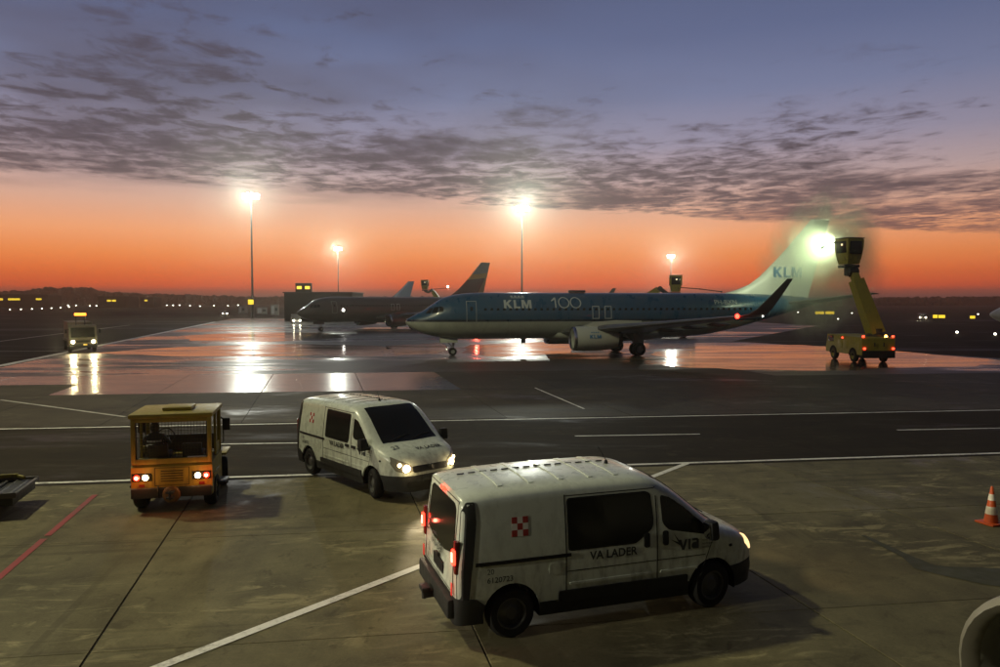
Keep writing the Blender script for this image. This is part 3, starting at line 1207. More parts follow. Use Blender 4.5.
    # emblem: chequered cross on both sides
    for s_, fn in ((-1, rs), (1, ls)):
        c = .082
        x0, z0 = (-.12, 1.33)
        for i in range(3):
            for j in range(3):
                red = (i + j) % 2 == 0
                patch([(x0 + i * c, z0 + j * c), (x0 + i * c + c, z0 + j * c), (x0 + i * c + c, z0 + j * c + c), (x0 + i * c, z0 + j * c + c)], fn, .003 if red else .0028, .004).build(
                    'emblem_square', M_CHECK if red else M_CHECKW, t, 0)
        d = 1 if s_ < 0 else -1
        on_side = lambda x0, z0: (lambda a, b, off: fn(x0 + d * a, z0 + b, off))
        text_mb('VA LADER', .155, on_side(1.02 if d > 0 else 1.75, .925), .005, .004, 1.02).build('lettering', M_LETTER, t, 0)
        text_mb('20', .10, on_side(-.46 if d > 0 else .1, .885), .005).build('fleet_number', M_LETTER, t, 0)
        text_mb('6120723', .10, on_side(-.46 if d > 0 else .1, .775), .005, .001, 1.05).build('fleet_number', M_LETTER, t, 0)
        block_text('VIa', .145, on_side(2.42 if d > 0 else 2.80, .905), .005, 'operator_letter', M_LETTER, t, width=1.0, step=.1)
        ox = 2.40 if d > 0 else 2.78
        for tri in ([(-.12, .17), (.06, .10), (.10, .03)], [(-.06, .24), (.06, .10), (.02, .10)]):
            patch(tri, on_side(ox, .90), .005, .004, .2).build('logo_mark', M_LETTER, t, 0)
        for k in range(3):
            text_mb('handling partner'[:13 - k * 2], .042, on_side(ox + d * .40, 1.0 - k * .05), .005).build('small_print', M_LETTER, t, 0)
    back = lambda a0, z0: (lambda a, b, off: van_rear(a0 + a, z0 + b, off))
    text_mb('VA LADER', .14, back(-.42, .955), .010, .003).build('lettering', M_LETTER, t, 0)
    text_mb('2', .22, back(-.70, 1.06), .010, .004).build('fleet_number', M_LETTER, t, 0)
    sw = patch([(-.42, 1.10), (-.20, 1.135), (-.10, 1.11), (-.18, 1.10), (-.24, 1.085)], van_rear, .010, .004)
    sw.build('logo_mark', M_LETTER, t, 0)
    hood = lambda x0, y0: (lambda a, b, off: van_hood(x0 - b, y0 + a, off))
    if not near:
        text_mb('23', .20, hood(3.42, -.66), .006, .003).build('fleet_number', mat('grey lettering', (.14, .15, .15), .5), t, 0)
        text_mb('VA LADER', .135, hood(3.56, -.12), .006, .003, 1.1).build('lettering', M_LETTER, t, 0)
        for s_ in (-1, 1):
            lamp('headlight_beam', 'SPOT', t, (4.02, s_ * .60, .76), 260, (1, .80, .48), .05, aim((1, s_ * .04, -.12)), 75, .6)
            lamp('headlight_glow', 'POINT', t, (4.03, s_ * .62, .77), 5, (1, .76, .40), .05)
    else:
        for s_ in (-1, 1):
            lamp('headlight_beam', 'SPOT', t, (4.02, s_ * .60, .76), 60, (1, .74, .42), .05, aim((1, s_ * .04, -.10)), 70, .6)
    return t


def seam_rect(a0, a1, b0, b1, fn, w=.012, off=.003):
    mb = MB()
    for pl in ([(a0, b0), (a1, b0), (a1, b0 + w), (a0, b0 + w)], [(a0, b1 - w), (a1, b1 - w), (a1, b1), (a0, b1)],
               [(a0, b0 + w), (a0 + w, b0 + w), (a0 + w, b1 - w), (a0, b1 - w)], [(a1 - w, b0 + w), (a1, b0 + w), (a1, b1 - w), (a1 - w, b1 - w)]):
        q = patch(pl, fn, off, .006)
        mb.add(q.v, q.f)
    return mb.v, mb.f


h1 = math.atan2(1.01, 3.03)
c1 = Vector((.14, 10.12)) + Vector((-math.sin(h1), math.cos(h1))) * .94
make_van('nearest white van seen from behind with red tail lamps lit', (c1.x, c1.y, 0), h1, R(6), True)
h2 = math.atan2(-2.35, 2.03)
f2 = Vector((-3.06, 17.5)) + Vector((-math.sin(h2), math.cos(h2))) * .94
c2 = f2 - Vector((math.cos(h2), math.sin(h2))) * 3.098
make_van('white van with number 23 and headlamps on, facing the camera', (c2.x, c2.y, 0), h2, R(-14), False)

# ================================================================== YELLOW TUG WITH DRIVER
M_YEL = mat('ochre yellow paint', (.27, .205, .022), .48, var=.22, vscale_=4, dirt=.9, dirt_col=(.06, .045, .02))
M_YEL2 = mat('lime yellow paint', (.24, .205, .022), .45, var=.25, vscale_=1.5, dirt=.9, dirt_col=(.06, .05, .02))
M_MESH = mat('window mesh wire', (.04, .035, .02), .6, .3)
M_AMBER = mat('lit amber lamp', (.6, .25, .02), .25, emit=(1.0, .40, .06), estr=16)
M_AMBERC = mat('hot amber lamp', (.8, .6, .3), .25, emit=(1.0, .72, .34), estr=32)
M_SEAT = mat('seat vinyl', (.02, .02, .022), .6)
M_HIVIS = mat('hi-vis jacket', (.70, .86, .05), .7, var=.15, vscale_=8)
M_TROUS = mat('dark trousers', (.02, .022, .03), .8)
M_SKIN = mat('skin', (.32, .19, .13), .6)
M_HAIR = mat('dark hair', (.015, .011, .008), .7)


def skin_body(name, joints, edges, mats_fn, parent, sub=2):
    me = bpy.data.meshes.new(name)
    names = list(joints)
    me.from_pydata([joints[k][0] for k in names], [(names.index(a), names.index(b)) for a, b in edges][0:0] or [(names.index(a), names.index(b)) for a, b in edges], [])
    o = link(name, me, None, None)
    sk = o.modifiers.new('s', 'SKIN')
    for i, k in enumerate(names):
        r = joints[k][1]
        me.skin_vertices[0].data[i].radius = r if isinstance(r, tuple) else (r, r)
        me.skin_vertices[0].data[i].use_root = (i == 0)
    sb = o.modifiers.new('d', 'SUBSURF')
    sb.levels = sb.render_levels = sub
    dg = bpy.context.evaluated_depsgraph_get()
    m2 = bpy.data.meshes.new_from_object(o.evaluated_get(dg))
    bpy.data.objects.remove(o)
    ms = []
    for p in m2.polygons:
        c = sum((m2.vertices[i].co for i in p.vertices), Vector()) / len(p.vertices)
        q = mats_fn(c)
        if q not in ms:
            ms.append(q)
        p.material_index = ms.index(q)
    m2.materials.clear()
    for q in ms:
        m2.materials.append(q)
    m2.shade_smooth()
    o = link(name, m2, ms[0], parent)
    return o


def make_tug():
    base = Vector((-7.27, 16.25))
    hd = R(103)
    t = thing('tow_tractor', 'yellow airport tow tractor with wire-mesh rear window and lit rear lamps', 'tow tractor', (base.x, base.y, 0), hd)
    # local: x forward, y left; x = 0 at the rear face
    W = .84
    body = MB()
    prof = [(0, .36), (0, 1.02), (.06, 1.08), (1.45, 1.08), (1.5, 1.02), (1.5, .36)]
    body.loft([[(x, y, z) for x, z in prof] for y in (-W, -W + .03, W - .03, W)])
    body.build('chassis', M_YEL, t)
    hood = MB()
    pr2 = [(1.51, .36), (1.51, 1.12), (2.5, 1.10), (2.95, 1.0), (3.1, .8), (3.1, .36)]
    hood.loft([[(x, y, z) for x, z in pr2] for y in (-.62, -.58, .58, .62)])
    hood.build('hood', M_YEL, t)
    for s_ in (-1, 1):
        MB().box((2.4, s_ * .76, .86), (.86, .26, .06), bev=.025).build('front_fender', M_YEL, t)
        wheel(t, (.55, s_ * .74, .36), .36, .26, 0, s_, rim=M_DARKM)
        wheel(t, (2.4, s_ * .74, .36), .36, .24, R(8), s_, rim=M_DARKM)
        MB().box((.55, s_ * (W + .015), .74), (.95, .03, .10), bev=.012).build('rear_fender', M_YEL, t)
    MB().box((-.05, 0, .46), (.10, 1.66, .22), bev=.02).build('rear_bumper', M_DARKM, t)
    MB().rev([(.0, .06), (.13, .06), (.17, .04), (.19, 0)], origin=(-.10, 0, .42), axis=(-1, 0, 0), n=24).build('buffer_disc', mat('rusty buffer', (.13, .07, .02), .6, var=.3), t)
    th = MB().cyl((-.28, 0, .34), (-.28, 0, .54), .03, n=10).box((-.20, 0, .50), (.22, .16, .04), bev=.01).box((-.20, 0, .38), (.22, .16, .04), bev=.01)
    th.build('tow_coupling', M_DARKM, t)
    for i in range(5):
        MB().box((-.006, 0, .70 + i * .055), (.014, .46, .018), bev=.004).build('vent_slot', M_BLACK, t)
    MB().add(*seam_rect(-.36, .36, .60, 1.0, lambda a_, b_, off: (-off, -a_, b_), .012, .003)).build('hatch_seam', M_BLACK, t, 0)
    for s_ in (-1, 1):
        MB().tube([(1.52, s_ * .80, 1.2), (1.56, s_ * .88, 1.25), (1.56, s_ * .88, 1.8), (1.5, s_ * .80, 1.9)], .014).build('grab_rail', M_DARKM, t)
        MB().box((.95, s_ * (W + .10), .45), (.55, .2, .05), bev=.012).build('step', M_DARKM, t)
        MB().box((-.012, s_ * .62, .62), (.016, .12, .06), bev=.006).build('reflector', M_TAILOFF, t)
    MB().tube([(-.05, .28, .60), (-.16, .26, .50), (-.14, .24, .36)], .016).build('hose', M_BLACK, t)
    # cab
    zr = 2.10
    for x, y in ((.04, W - .05), (.04, -W + .05), (1.46, W - .05), (1.46, -W + .05)):
        MB().box((x, y, (1.08 + zr) / 2), (.08, .09, zr - 1.08), bev=.02).build('cab_post', M_YEL, t)
    for s_ in (-1, 1):
        MB().box((.80, s_ * (W - .045), (1.08 + zr) / 2), (.05, .06, zr - 1.08), bev=.015).build('door_post', M_YEL, t)
        MB().box((1.13, s_ * (W - .045), 1.20), (.58, .03, .24), bev=.01).build('door_panel', M_YEL, t)
        MB().box((.42, s_ * (W - .045), 1.60), (.68, .012, .92)).build('side_pane', mat('clear cab glass', (.02, .02, .018), .05, spec=.5), t) if False else None
    MB().box((.04, 0, 1.14), (.07, 1.50, .12), bev=.015).build('rear_panel', M_YEL, t)
    roof = MB().box((.75, 0, zr + .05), (1.62, 1.74, .10), bev=.035)
    roof.build('roof', M_YEL, t)
    MB().box((.70, -.05, zr + .14), (.62, .62, .08), bev=.03).build('roof_hatch', M_YEL, t)
    MB().box((.03, 0, zr - .045), (.06, 1.50, .09), bev=.015).build('rear_header', M_YEL, t)
    MB().box((1.47, 0, zr - .05), (.06, 1.50, .09), bev=.015).build('front_header', M_YEL, t)
    # wire mesh screen: one frame of welded wires
    fr = MB()
    y0, y1, z0, z1 = -.73, .73, 1.20, zr - .09
    for i in range(23):
        y = y0 + (y1 - y0) * i / 22
        fr.cyl((.055, y, z0), (.055, y, z1), .0045, n=5)
    for j in range(13):
        z = z0 + (z1 - z0) * j / 12
        fr.cyl((.047, y0, z), (.047, y1, z), .0045, n=5)
    for a, b in (((.05, y0, z0), (.05, y1, z0)), ((.05, y0, z1), (.05, y1, z1)), ((.05, y0, z0), (.05, y0, z1)), ((.05, y1, z0), (.05, y1, z1))):
        fr.cyl(a, b, .012, n=6)
    ms = fr.build('mesh_screen', M_MESH, t)
    ms['kind'] = 'stuff'
    MB().box((.035, -.52, 1.20), (.012, .40, .05), bev=.003).build('sticker', mat('pale sticker', (.55, .52, .5), .5), t)
    # front glass frame and dash
    MB().box((1.47, 0, 1.30), (.10, 1.46, .38), bev=.02).build('dashboard', M_SEAT, t)
    sw_ = MB()
    for i in range(16):
        a, b = 2 * math.pi * i / 16, 2 * math.pi * (i + 1) / 16
        f = lambda q: (1.22 + .06 * math.sin(q), .36 + .19 * math.cos(q), 1.50 + .17 * math.sin(q))
        sw_.cyl(f(a), f(b), .014, n=6)
    sw_.cyl((1.22, .36, 1.5), (1.42, .36, 1.36), .02, n=8)
    sw_.build('steering_wheel', M_SEAT, t)
    for y in (.36, -.36):
        st = MB().box((.68, y, 1.17), (.44, .46, .14), bev=.04).build('seat', M_SEAT, t)
        MB().box((.40, y, 1.33), (.08, .42, .26), rot=(0, -.12, 0), bev=.03).build('backrest', M_SEAT, t)
    for s_ in (-1, 1):
        mr = MB().tube([(1.46, s_ * W, 1.84), (1.54, s_ * (W + .10), 1.80)], .012)
        mr.box((1.55, s_ * (W + .11), 1.68), (.07, .18, .30), bev=.03)
        mr.build('mirror', M_BLACK, t)
        # rear lamp cluster
        hs = MB().box((-.015, s_ * .62, .80), (.04, .40, .17), bev=.015).build('lamp_housing', M_BLACK, t)
        MB().rev([(0, .035), (.04, .03), (.062, 0)], origin=(-.035, s_ * .72, .80), axis=(-1, 0, 0), n=16).build('tail_lamp', M_TAIL, hs)
        MB().rev([(0, .02), (.02, .016), (.032, 0)], origin=(-.062, s_ * .72, .80), axis=(-1, 0, 0), n=12).build('lamp_core', M_AMBERC, hs)
        MB().rev([(0, .035), (.045, .03), (.062, 0)], origin=(-.035, s_ * .54, .80), axis=(-1, 0, 0), n=16).build('brake_lamp', M_AMBERC, hs)
        lamp('rear_glow', 'POINT', t, (-.30, s_ * .56, .80), 2.5, (1, .45, .10), .04)
        lamp('tail_glow', 'POINT', t, (-.24, s_ * .74, .80), 3, (1, .12, .03), .04)
        lamp('headlight_beam', 'SPOT', t, (3.16, s_ * .45, .62), 50, (1, .8, .5), .05, aim((1, 0, -.12)), 75, .6)
        MB().rev([(0, .03), (.06, .02), (.08, 0)], origin=(3.10, s_ * .45, .62), axis=(1, 0, 0), n=14).build('headlight', M_HEADDIM, t)
    # --- driver: own thing, seated on the left seat, reaching for the wheel
    d = thing('person', 'driver in yellow hi-vis jacket seated in the tow tractor cab', 'person', (base.x, base.y, 0), hd)
    y = .46
    J = {'pelvis': ((.62, y, 1.30), (.15, .13)), 'waist': ((.60, y, 1.44), (.145, .12)), 'chest': ((.58, y, 1.62), (.165, .125)), 'neck': ((.60, y, 1.78), (.06, .06)), 'chin': ((.625, y, 1.83), (.065, .07)),
         'head': ((.625, y, 1.91), (.082, .095)), 'crown': ((.615, y, 1.975), (.06, .07)),
         'shl': ((.58, y + .18, 1.68), .07), 'ell': ((.74, y + .26, 1.50), .052), 'wrl': ((.98, y + .20, 1.54), .036), 'hal': ((1.12, y + .17, 1.55), .034), 'fil': ((1.20, y + .18, 1.56), .022),
         'shr': ((.58, y - .18, 1.68), .07), 'elr': ((.74, y - .28, 1.50), .052), 'wrr': ((.98, y - .20, 1.54), .036), 'har': ((1.12, y - .17, 1.55), .034), 'fir': ((1.20, y - .18, 1.56), .022),
         'hipl': ((.68, y + .10, 1.30), .09), 'knl': ((1.08, y + .12, 1.32), .066), 'anl': ((1.16, y + .12, .96), .045), 'tol': ((1.32, y + .12, .90), .04),
         'hipr': ((.68, y - .10, 1.30), .09), 'knr': ((1.08, y - .12, 1.32), .066), 'anr': ((1.16, y - .12, .96), .045), 'tor': ((1.32, y - .12, .90), .04)}
    Ed = [('pelvis', 'waist'), ('waist', 'chest'), ('chest', 'neck'), ('neck', 'chin'), ('chin', 'head'), ('head', 'crown'), ('chest', 'shl'), ('shl', 'ell'), ('ell', 'wrl'), ('wrl', 'hal'), ('hal', 'fil'), ('chest', 'shr'), ('shr', 'elr'), ('elr', 'wrr'), ('wrr', 'har'), ('har', 'fir'),
          ('pelvis', 'hipl'), ('hipl', 'knl'), ('knl', 'anl'), ('anl', 'tol'), ('pelvis', 'hipr'), ('hipr', 'knr'), ('knr', 'anr'), ('anr', 'tor')]

    def pm(c):
        if c.z > 1.79 or (c.x > 1.02 and c.z > 1.44):
            return M_SKIN
        return M_HIVIS if c.z > 1.40 and c.x < 1.05 else M_TROUS
    b = skin_body('body', J, Ed, pm, d)
    d.location.z = -.09
    MB().rev([(.0, .115), (.05, .108), (.085, .075), (.098, .02), (.096, -.05), (.075, -.09)], origin=(.605, y, 1.90), n=16, cap=False).build('hair', M_HAIR, d)
    bd = MB()
    for z in (1.48, 1.58):
        bd.rev([(.168, 0), (.170, .04)], origin=(.595, y, z), n=20, cap=False)
    for k, z in enumerate((1.48, 1.58)):
        ring = [(.595 + .152 * math.cos(2 * math.pi * i / 20), y + .19 * math.sin(2 * math.pi * i / 20)) for i in range(20)]
        MB().loft([[(px, py, z + q) for px, py in ring] for q in (0, .045)], cap=False).build('reflective_band', mat('silver band', (.6, .6, .58), .3), d)


make_tug()

# ================================================================== PALLET DOLLY (left edge)
def make_dolly():
    pA = gp(39, 477, .52)
    pB = gp(15.7, 494, .52)
    e = (pA - pB).to_2d().normalized()             # along the end edge (away from camera)
    l = Vector((-e.y, e.x))                        # to the left
    ctr = (pA.to_2d() + pB.to_2d()) / 2
    ang = math.atan2(-l.y, -l.x)
    t = thing('pallet_dolly', 'low grey pallet dolly with yellow stop rail at the left edge', 'dolly', (ctr.x, ctr.y, 0), ang)
    # local: x = outward end at 0 (body runs to -x), y = left = away from camera or towards it
    w = (pA - pB).length
    M_DK = mat('grey deck steel', (.10, .095, .085), .5, .4, var=.25, vscale_=4)
    MB().box((-1.72, 0, .36), (3.3, w - .06, .20), bev=.02).build('frame', M_DARKM, t)
    MB().box((-1.9, -w / 2 - .10, .24), (2.9, .22, .12), bev=.02).build('side_step', M_DARKM, t)
    for i in range(15):
        MB().cyl((-.18 - .22 * i, -w / 2 + .14, .48), (-.18 - .22 * i, w / 2 - .14, .48), .035, n=10).build('roller', M_DK, t)
    for s_ in (-1, 1):
        MB().box((-1.7, s_ * (w / 2 - .03), .49), (3.4, .07, .12), bev=.012).build('side_rail', M_DK, t)
    MB().box((-.03, 0, .49), (.07, w, .08), bev=.015).build('end_rail', M_DK, t)
    MB().box((-.24, 0, .475), (.30, w - .16, .05), bev=.01).build('end_plate', M_DARKM, t)
    far = 1
    MB().box((-1.85, w / 2 - .06, .60), (2.9, .07, .09), bev=.02).build('stop_rail', M_YEL2, t)
    MB().box((-.33, w / 2 - .15, .585), (.30, .06, .07), rot=(0, 0, -.8), bev=.015).build('stop_rail_end', M_YEL2, t)
    for x in (-.6, -2.8):
        for s_ in (-1, 1):
            wheel(t, (x, s_ * (w / 2 - .25), .19), .19, .12, 0, s_, rim=M_DARKM)
    MB().tube([(-3.35, 0, .38), (-4.4, 0, .25)], .035).build('tow_bar', M_DARKM, t)


make_dolly()

# ================================================================== TRAFFIC CONE
def make_cone():
    p = gp(991, 523.5)
    t = thing('traffic_cone', 'orange and white striped traffic cone at the right edge', 'cone', (p.x, p.y, 0), .3)
    MO = mat('orange cone plastic', (.62, .10, .02), .45, var=.1, emit=None)
    MW = mat('white reflective sleeve', (.80, .74, .62), .35)
    MB().box((0, 0, .02), (.42, .42, .04), bev=.015).build('base', MO, t)
    rr = lambda z: .145 - (.145 - .028) * (z / .76)
    cuts = [(.04, .21, MO, 'cone_body'), (.21, .37, MW, 'sleeve'), (.37, .50, MO, 'cone_body'), (.50, .63, MW, 'sleeve'), (.63, .78, MO, 'cone_tip')]
    for a, b, m_, n_ in cuts:
        e = .003 if m_ is MW else 0
        MB().rev([(rr(a) + e, a), (rr(b) + e, b)] + ([(rr(b) * .6, b + .012)] if n_ == 'cone_tip' else []), n=24).build(n_, m_, t)


make_cone()

# ================================================================== AIRLINERS
FUS = [  # distance behind the nose, top z, bottom z, half width
    (0, 2.96, 2.84, .06), (.12, 3.12, 2.66, .24), (.4, 3.30, 2.44, .46), (.9, 3.56, 2.14, .78), (1.5, 3.86, 1.90, 1.06), (2.2, 4.34, 1.70, 1.32), (3.0, 4.86, 1.56, 1.54), (4.0, 5.18, 1.45, 1.72),
    (5.2, 5.34, 1.41, 1.84), (6.5, 5.40, 1.40, 1.88), (23.5, 5.40, 1.40, 1.88), (26.5, 5.40, 1.58, 1.86), (29.0, 5.39, 2.00, 1.74), (31.5, 5.35, 2.60, 1.52), (34, 5.26, 3.26, 1.14), (36, 5.13, 3.80, .78), (37.4, 4.98, 4.20, .46), (38.0, 4.80, 4.44, .16)]
F_T = [(a, b) for a, b, c, d in FUS]
F_B = [(a, c) for a, b, c, d in FUS]
F_W = [(a, d) for a, b, c, d in FUS]


def fus_hw(s_, z):
    t_, b_, w = sinterp(F_T, s_), sinterp(F_B, s_), sinterp(F_W, s_)
    k = (z - (t_ + b_) / 2) / max(.01, (t_ - b_) / 2)
    return w * math.sqrt(max(0, 1 - min(1, abs(k)) ** 2.1))


def fus_side(sgn):
    return lambda a, b, off: (-a, sgn * (fus_hw(a, b) + off), b)


def livery_mat(name, stops, rough=.3):
    """horizontal colour bands painted round the fuselage, by height"""
    mt = bpy.data.materials.new(name)
    mt.use_nodes = True
    nt = mt.node_tree
    b = nt.nodes['Principled BSDF']
    N, put, m, ss, lin, ramp, mix, noise, vs_ = node_tools(nt)
    oc = N('ShaderNodeTexCoord').outputs['Object']
    sp = N('ShaderNodeSeparateXYZ')
    nt.links.new(oc, sp.inputs[0])
    z = m('DIVIDE', sp.outputs[2], 6.0)
    c = ramp(z, [(p / 6.0, q) for p, q in stops], 'CONSTANT')
    c = mix(lin(noise(oc, .9, 5, .6), .35, .65, 0, .28), c, tuple(.4 * q for q in (.3, .3, .3)), 'MULTIPLY') if False else c
    n = noise(vs_(oc, (1, 1, .4)), 1.1, 5, .65)
    c = mix(lin(n, .45, .8, 0, .35), c, (.10, .10, .09))
    nt.links.new(c, b.inputs['Base Color'])
    nt.links.new(lin(n, .3, .7, rough - .08, rough + .12), b.inputs['Roughness'])
    b.inputs['Coat Weight'].default_value = .3
    MATS[name] = mt
    return mt


M_AGREY = mat('aircraft grey', (.30, .31, .30), .35, var=.1, vscale_=.6)
M_AWHITE = mat('aircraft white', (.44, .46, .40), .35, var=.06, vscale_=.5)
M_ALIP = mat('bare metal lip', (.55, .55, .53), .22, 1.0)
M_FAN = mat('fan blades', (.03, .03, .03), .4, .6)
M_RNAV = mat('red navigation lamp', (.6, .02, .02), .3, emit=(1, .012, .006), estr=34)
M_WNAV = mat('white lamp', (.9, .9, .9), .3, emit=(1, .95, .85), estr=30)
M_LETW = mat('white lettering film', (.42, .46, .44), .4)
M_BLUELET = mat('blue lettering film', (.02, .16, .34), .4)
M_WING = mat('wing skin', (.085, .088, .085), .4, var=.12, vscale_=.5)


def airfoil(le, chord, z, y, thick=.11, n=10, twist=0.0):
    up, dn = [], []
    for i in range(n + 1):
        x = (1 - math.cos(math.pi * i / n)) / 2
        th = thick / .2 * (.2969 * math.sqrt(x) - .126 * x - .3516 * x * x + .2843 * x ** 3 - .1036 * x ** 4)
        up.append((-(le + x * chord), y, z + th * chord * 1.1 + .02 * chord * math.sin(math.pi * x)))
        dn.append((-(le + x * chord), y, z - th * chord * .9 + .02 * chord * math.sin(math.pi * x)))
    return up + dn[-2:0:-1]


def nacelle(t, y, z, s0, L, r, m_body, sgn):
    n = MB()
    prof = [(r * .80, .10), (r * .86, .0), (r * .93, .06), (r * .985, .35), (r, .9), (r * .985, L * .6), (r * .90, L * .85), (r * .80, L), (r * .74, L), (r * .78, L * .8), (r * .78, .5), (r * .80, .10)]
    rings = []
    for rr, h in prof:
        ring = []
        for i in range(32):
            a = 2 * math.pi * i / 32
            q = .94 if math.sin(a) < -.5 else 1.0
            ring.append((-(s0 + h), y + rr * math.cos(a) * 1.04, z + rr * math.sin(a) * q))
        rings.append(ring)
    nc = MB().loft(rings, cap=False).build('engine_cowling', m_body, t)
    lip = []
    for rr, h in [(r * .79, .16), (r * .80, .04), (r * .86, -.03), (r * .935, .03), (r * .965, .18), (r * .955, .19)]:
        lip.append([(-(s0 + h), y + rr * math.cos(2 * math.pi * i / 32) * 1.045, z + rr * math.sin(2 * math.pi * i / 32) * (.945 if math.sin(2 * math.pi * i / 32) < -.5 else 1.005)) for i in range(32)])
    MB().loft(lip, cap=False).build('inlet_lip', M_ALIP, nc)
    MB().rev([(r * .76, .0), (.28 * r, .02), (.0, -.45)], origin=(-(s0 + .85), y, z), axis=(-1, 0, 0), n=24).build('fan', M_FAN, nc)
    MB().rev([(r * .62, .0), (r * .52, .7), (r * .20, .75), (.02, 1.35)], origin=(-(s0 + L - .25), y, z), axis=(-1, 0, 0), n=24).build('exhaust_cone', M_DARKM, nc)
    py = MB()
    rings = []
    for ss_, z0, z1 in ((s0 + .9, z + r * .9, z + r * 1.0), (s0 + 1.8, z + r * .7, z + r * 1.30), (s0 + L, z + r * .5, z + r * 1.45), (s0 + L + 2.2, z + r * .9, z + r * 1.4)):
        rings.append([(-ss_, y - .14, z0), (-ss_, y + .14, z0), (-ss_, y + .10, z1), (-ss_, y - .10, z1)])
    py.loft(rings).build('engine_pylon', m_body, t)
    return nc


def airliner(label, loc, heading, m_fus, m_fin, m_eng, scale=1.0, detail=True, winglet=True, group='parked airliners', gear=True, dorsal=True):
    t = thing('airliner', label, 'airliner', (loc[0], loc[1], 0), heading, group)
    t.scale = (scale, scale, scale)
    ss_ = []
    for a, b in zip([f[0] for f in FUS][:-1], [f[0] for f in FUS][1:]):
        k = 3 if b - a < 4 else 10
        ss_ += [a + (b - a) * i / k for i in range(k)]
    ss_.append(38.0)
    rings = []
    for q in ss_:
        tp, bt, w = sinterp(F_T, q), sinterp(F_B, q), sinterp(F_W, q)
        zc, zh = (tp + bt) / 2, (tp - bt) / 2
        rings.append([(-q, w * math.copysign(abs(math.cos(a)) ** .97, math.cos(a)), zc + zh * math.sin(a)) for a in [2 * math.pi * i / 40 for i in range(40)]])
    MB().loft(rings).build('fuselage', m_fus, t, 50)
    # belly fairing
    rg = []
    for q, w, d in ((12.2, .6, .05), (13.5, 1.75, .20), (16, 2.05, .30), (19.5, 2.05, .30), (21.5, 1.7, .20), (23.0, .6, .05)):
        rg.append([(-q, w * math.cos(a), 1.95 - (.55 + d) * math.sin(a)) for a in [math.pi * i / 14 for i in range(15)]])
    MB().loft(rg).build('belly_fairing', m_eng, t)
    for s_ in (1, -1):
        st = [(1.5, 13.2, 8.2, 1.95, .13), (3.4, 14.2, 6.9, 2.15, .125), (5.6, 15.3, 5.3, 2.38, .12), (10, 17.65, 3.75, 2.86, .11), (14, 19.8, 2.65, 3.30, .10), (17.0, 21.4, 1.75, 3.62, .10)]
        rings = [airfoil(le, c, z, s_ * y, th) for y, le, c, z, th in st]
        wg = MB().loft(rings).build('wing', M_WING, t, 60)
        if winglet:
            wl_ = [(17.0, 21.4, 1.75, 3.62), (17.45, 21.95, 1.35, 3.78), (17.72, 22.5, 1.08, 4.2), (17.95, 23.3, .80, 5.05), (18.2, 24.3, .42, 6.15)]
            rr = []
            for i, (y, le, c, z) in enumerate(wl_):
                af = airfoil(le, c, 0, 0, .09)
                ca = min(1, i / 2.2) * R(80)
                rr.append([(px, s_ * (y - pz * math.sin(ca)), z + pz * math.cos(ca)) for px, py_, pz in af])
            MB().loft(rr).build('winglet', M_WING, wg)
        for y, q0, L, z in ((6.9, 19.6, 2.6, 2.35), (9.6, 20.6, 2.2, 2.65), (12.4, 21.4, 1.9, 2.95)):
            MB().rev([(.02, 0), (.14, .4), (.18, L * .5), (.10, L * .85), (.02, L)], origin=(-q0, s_ * y, z), axis=(-1, 0, 0), n=10).build('flap_fairing', M_WING, wg)
        nacelle(t, s_ * 4.83, 1.58, 13.3, 3.7, 1.05, m_eng, s_)
        tb = [airfoil(le, c, z, s_ * y, .10) for y, le, c, z in ((.35, 34.3, 3.6, 4.45), (2.0, 35.3, 3.0, 4.65), (7.1, 38.1, 1.3, 5.30))]
        MB().loft(tb).build('tailplane', M_WING, t, 60)
        if gear:
            g = bpy.data.objects.new('main_gear', None)
            COL.objects.link(g)
            g.parent = t
            g.location = (-19.6, s_ * 2.86, 0)
            MB().cyl((0, 0, .55), (0, -s_ * .1, 2.1), .13, .16).cyl((.1, 0, .9), (1.0, -s_ * .5, 2.0), .06).box((0, s_ * .30, 1.35), (.9, .05, 1.0), rot=(0, 0, 0), bev=.01).build('strut', M_AGREY, g)
            MB().cyl((0, -.5, .565), (0, .5, .565), .09).build('axle', M_DARKM, g)
            for q in (-.43, .43):
                wheel(g, (0, q, .565), .565, .38, 0, 1 if q > 0 else -1, rim=M_AGREY, rimr=.5)
    if gear:
        g = bpy.data.objects.new('nose_gear', None)
        COL.objects.link(g)
        g.parent = t
        g.location = (-4.0, 0, 0)
        MB().cyl((0, 0, .4), (-.15, 0, 1.65), .08, .10).cyl((.05, 0, .75), (.8, 0, 1.6), .04).build('strut', M_AGREY, g)
        MB().cyl((0, -.28, .345), (0, .28, .345), .05).build('axle', M_DARKM, g)
        for s_ in (-1, 1):
            wheel(g, (0, s_ * .2, .345), .345, .20, 0, s_, rim=M_AGREY, rimr=.5)
            MB().box((.35, s_ * .42, 1.32), (1.5, .03, .42), rot=(s_ * .2, 0, 0), bev=.01).build('gear_door', m_eng, g)
    # fin with dorsal fillet
    fp = [(28.6, 5.30, .02), (31.0, 5.95, .10), (32.4, 6.95, .20), (34.4, 8.85, .20), (37.45, 12.25, .12)]
    if not dorsal:
        fp = [(28.9, 5.20, .08), (31.3, 6.6, .2), (33.0, 8.0, .2), (34.5, 9.4, .18), (37.0, 11.9, .12)]
    zs = [4.9, 5.35, 5.7, 6.2, 6.9, 7.6, 8.4, 9.4, 10.5, 11.5, fp[-1][1]]
    rings = []
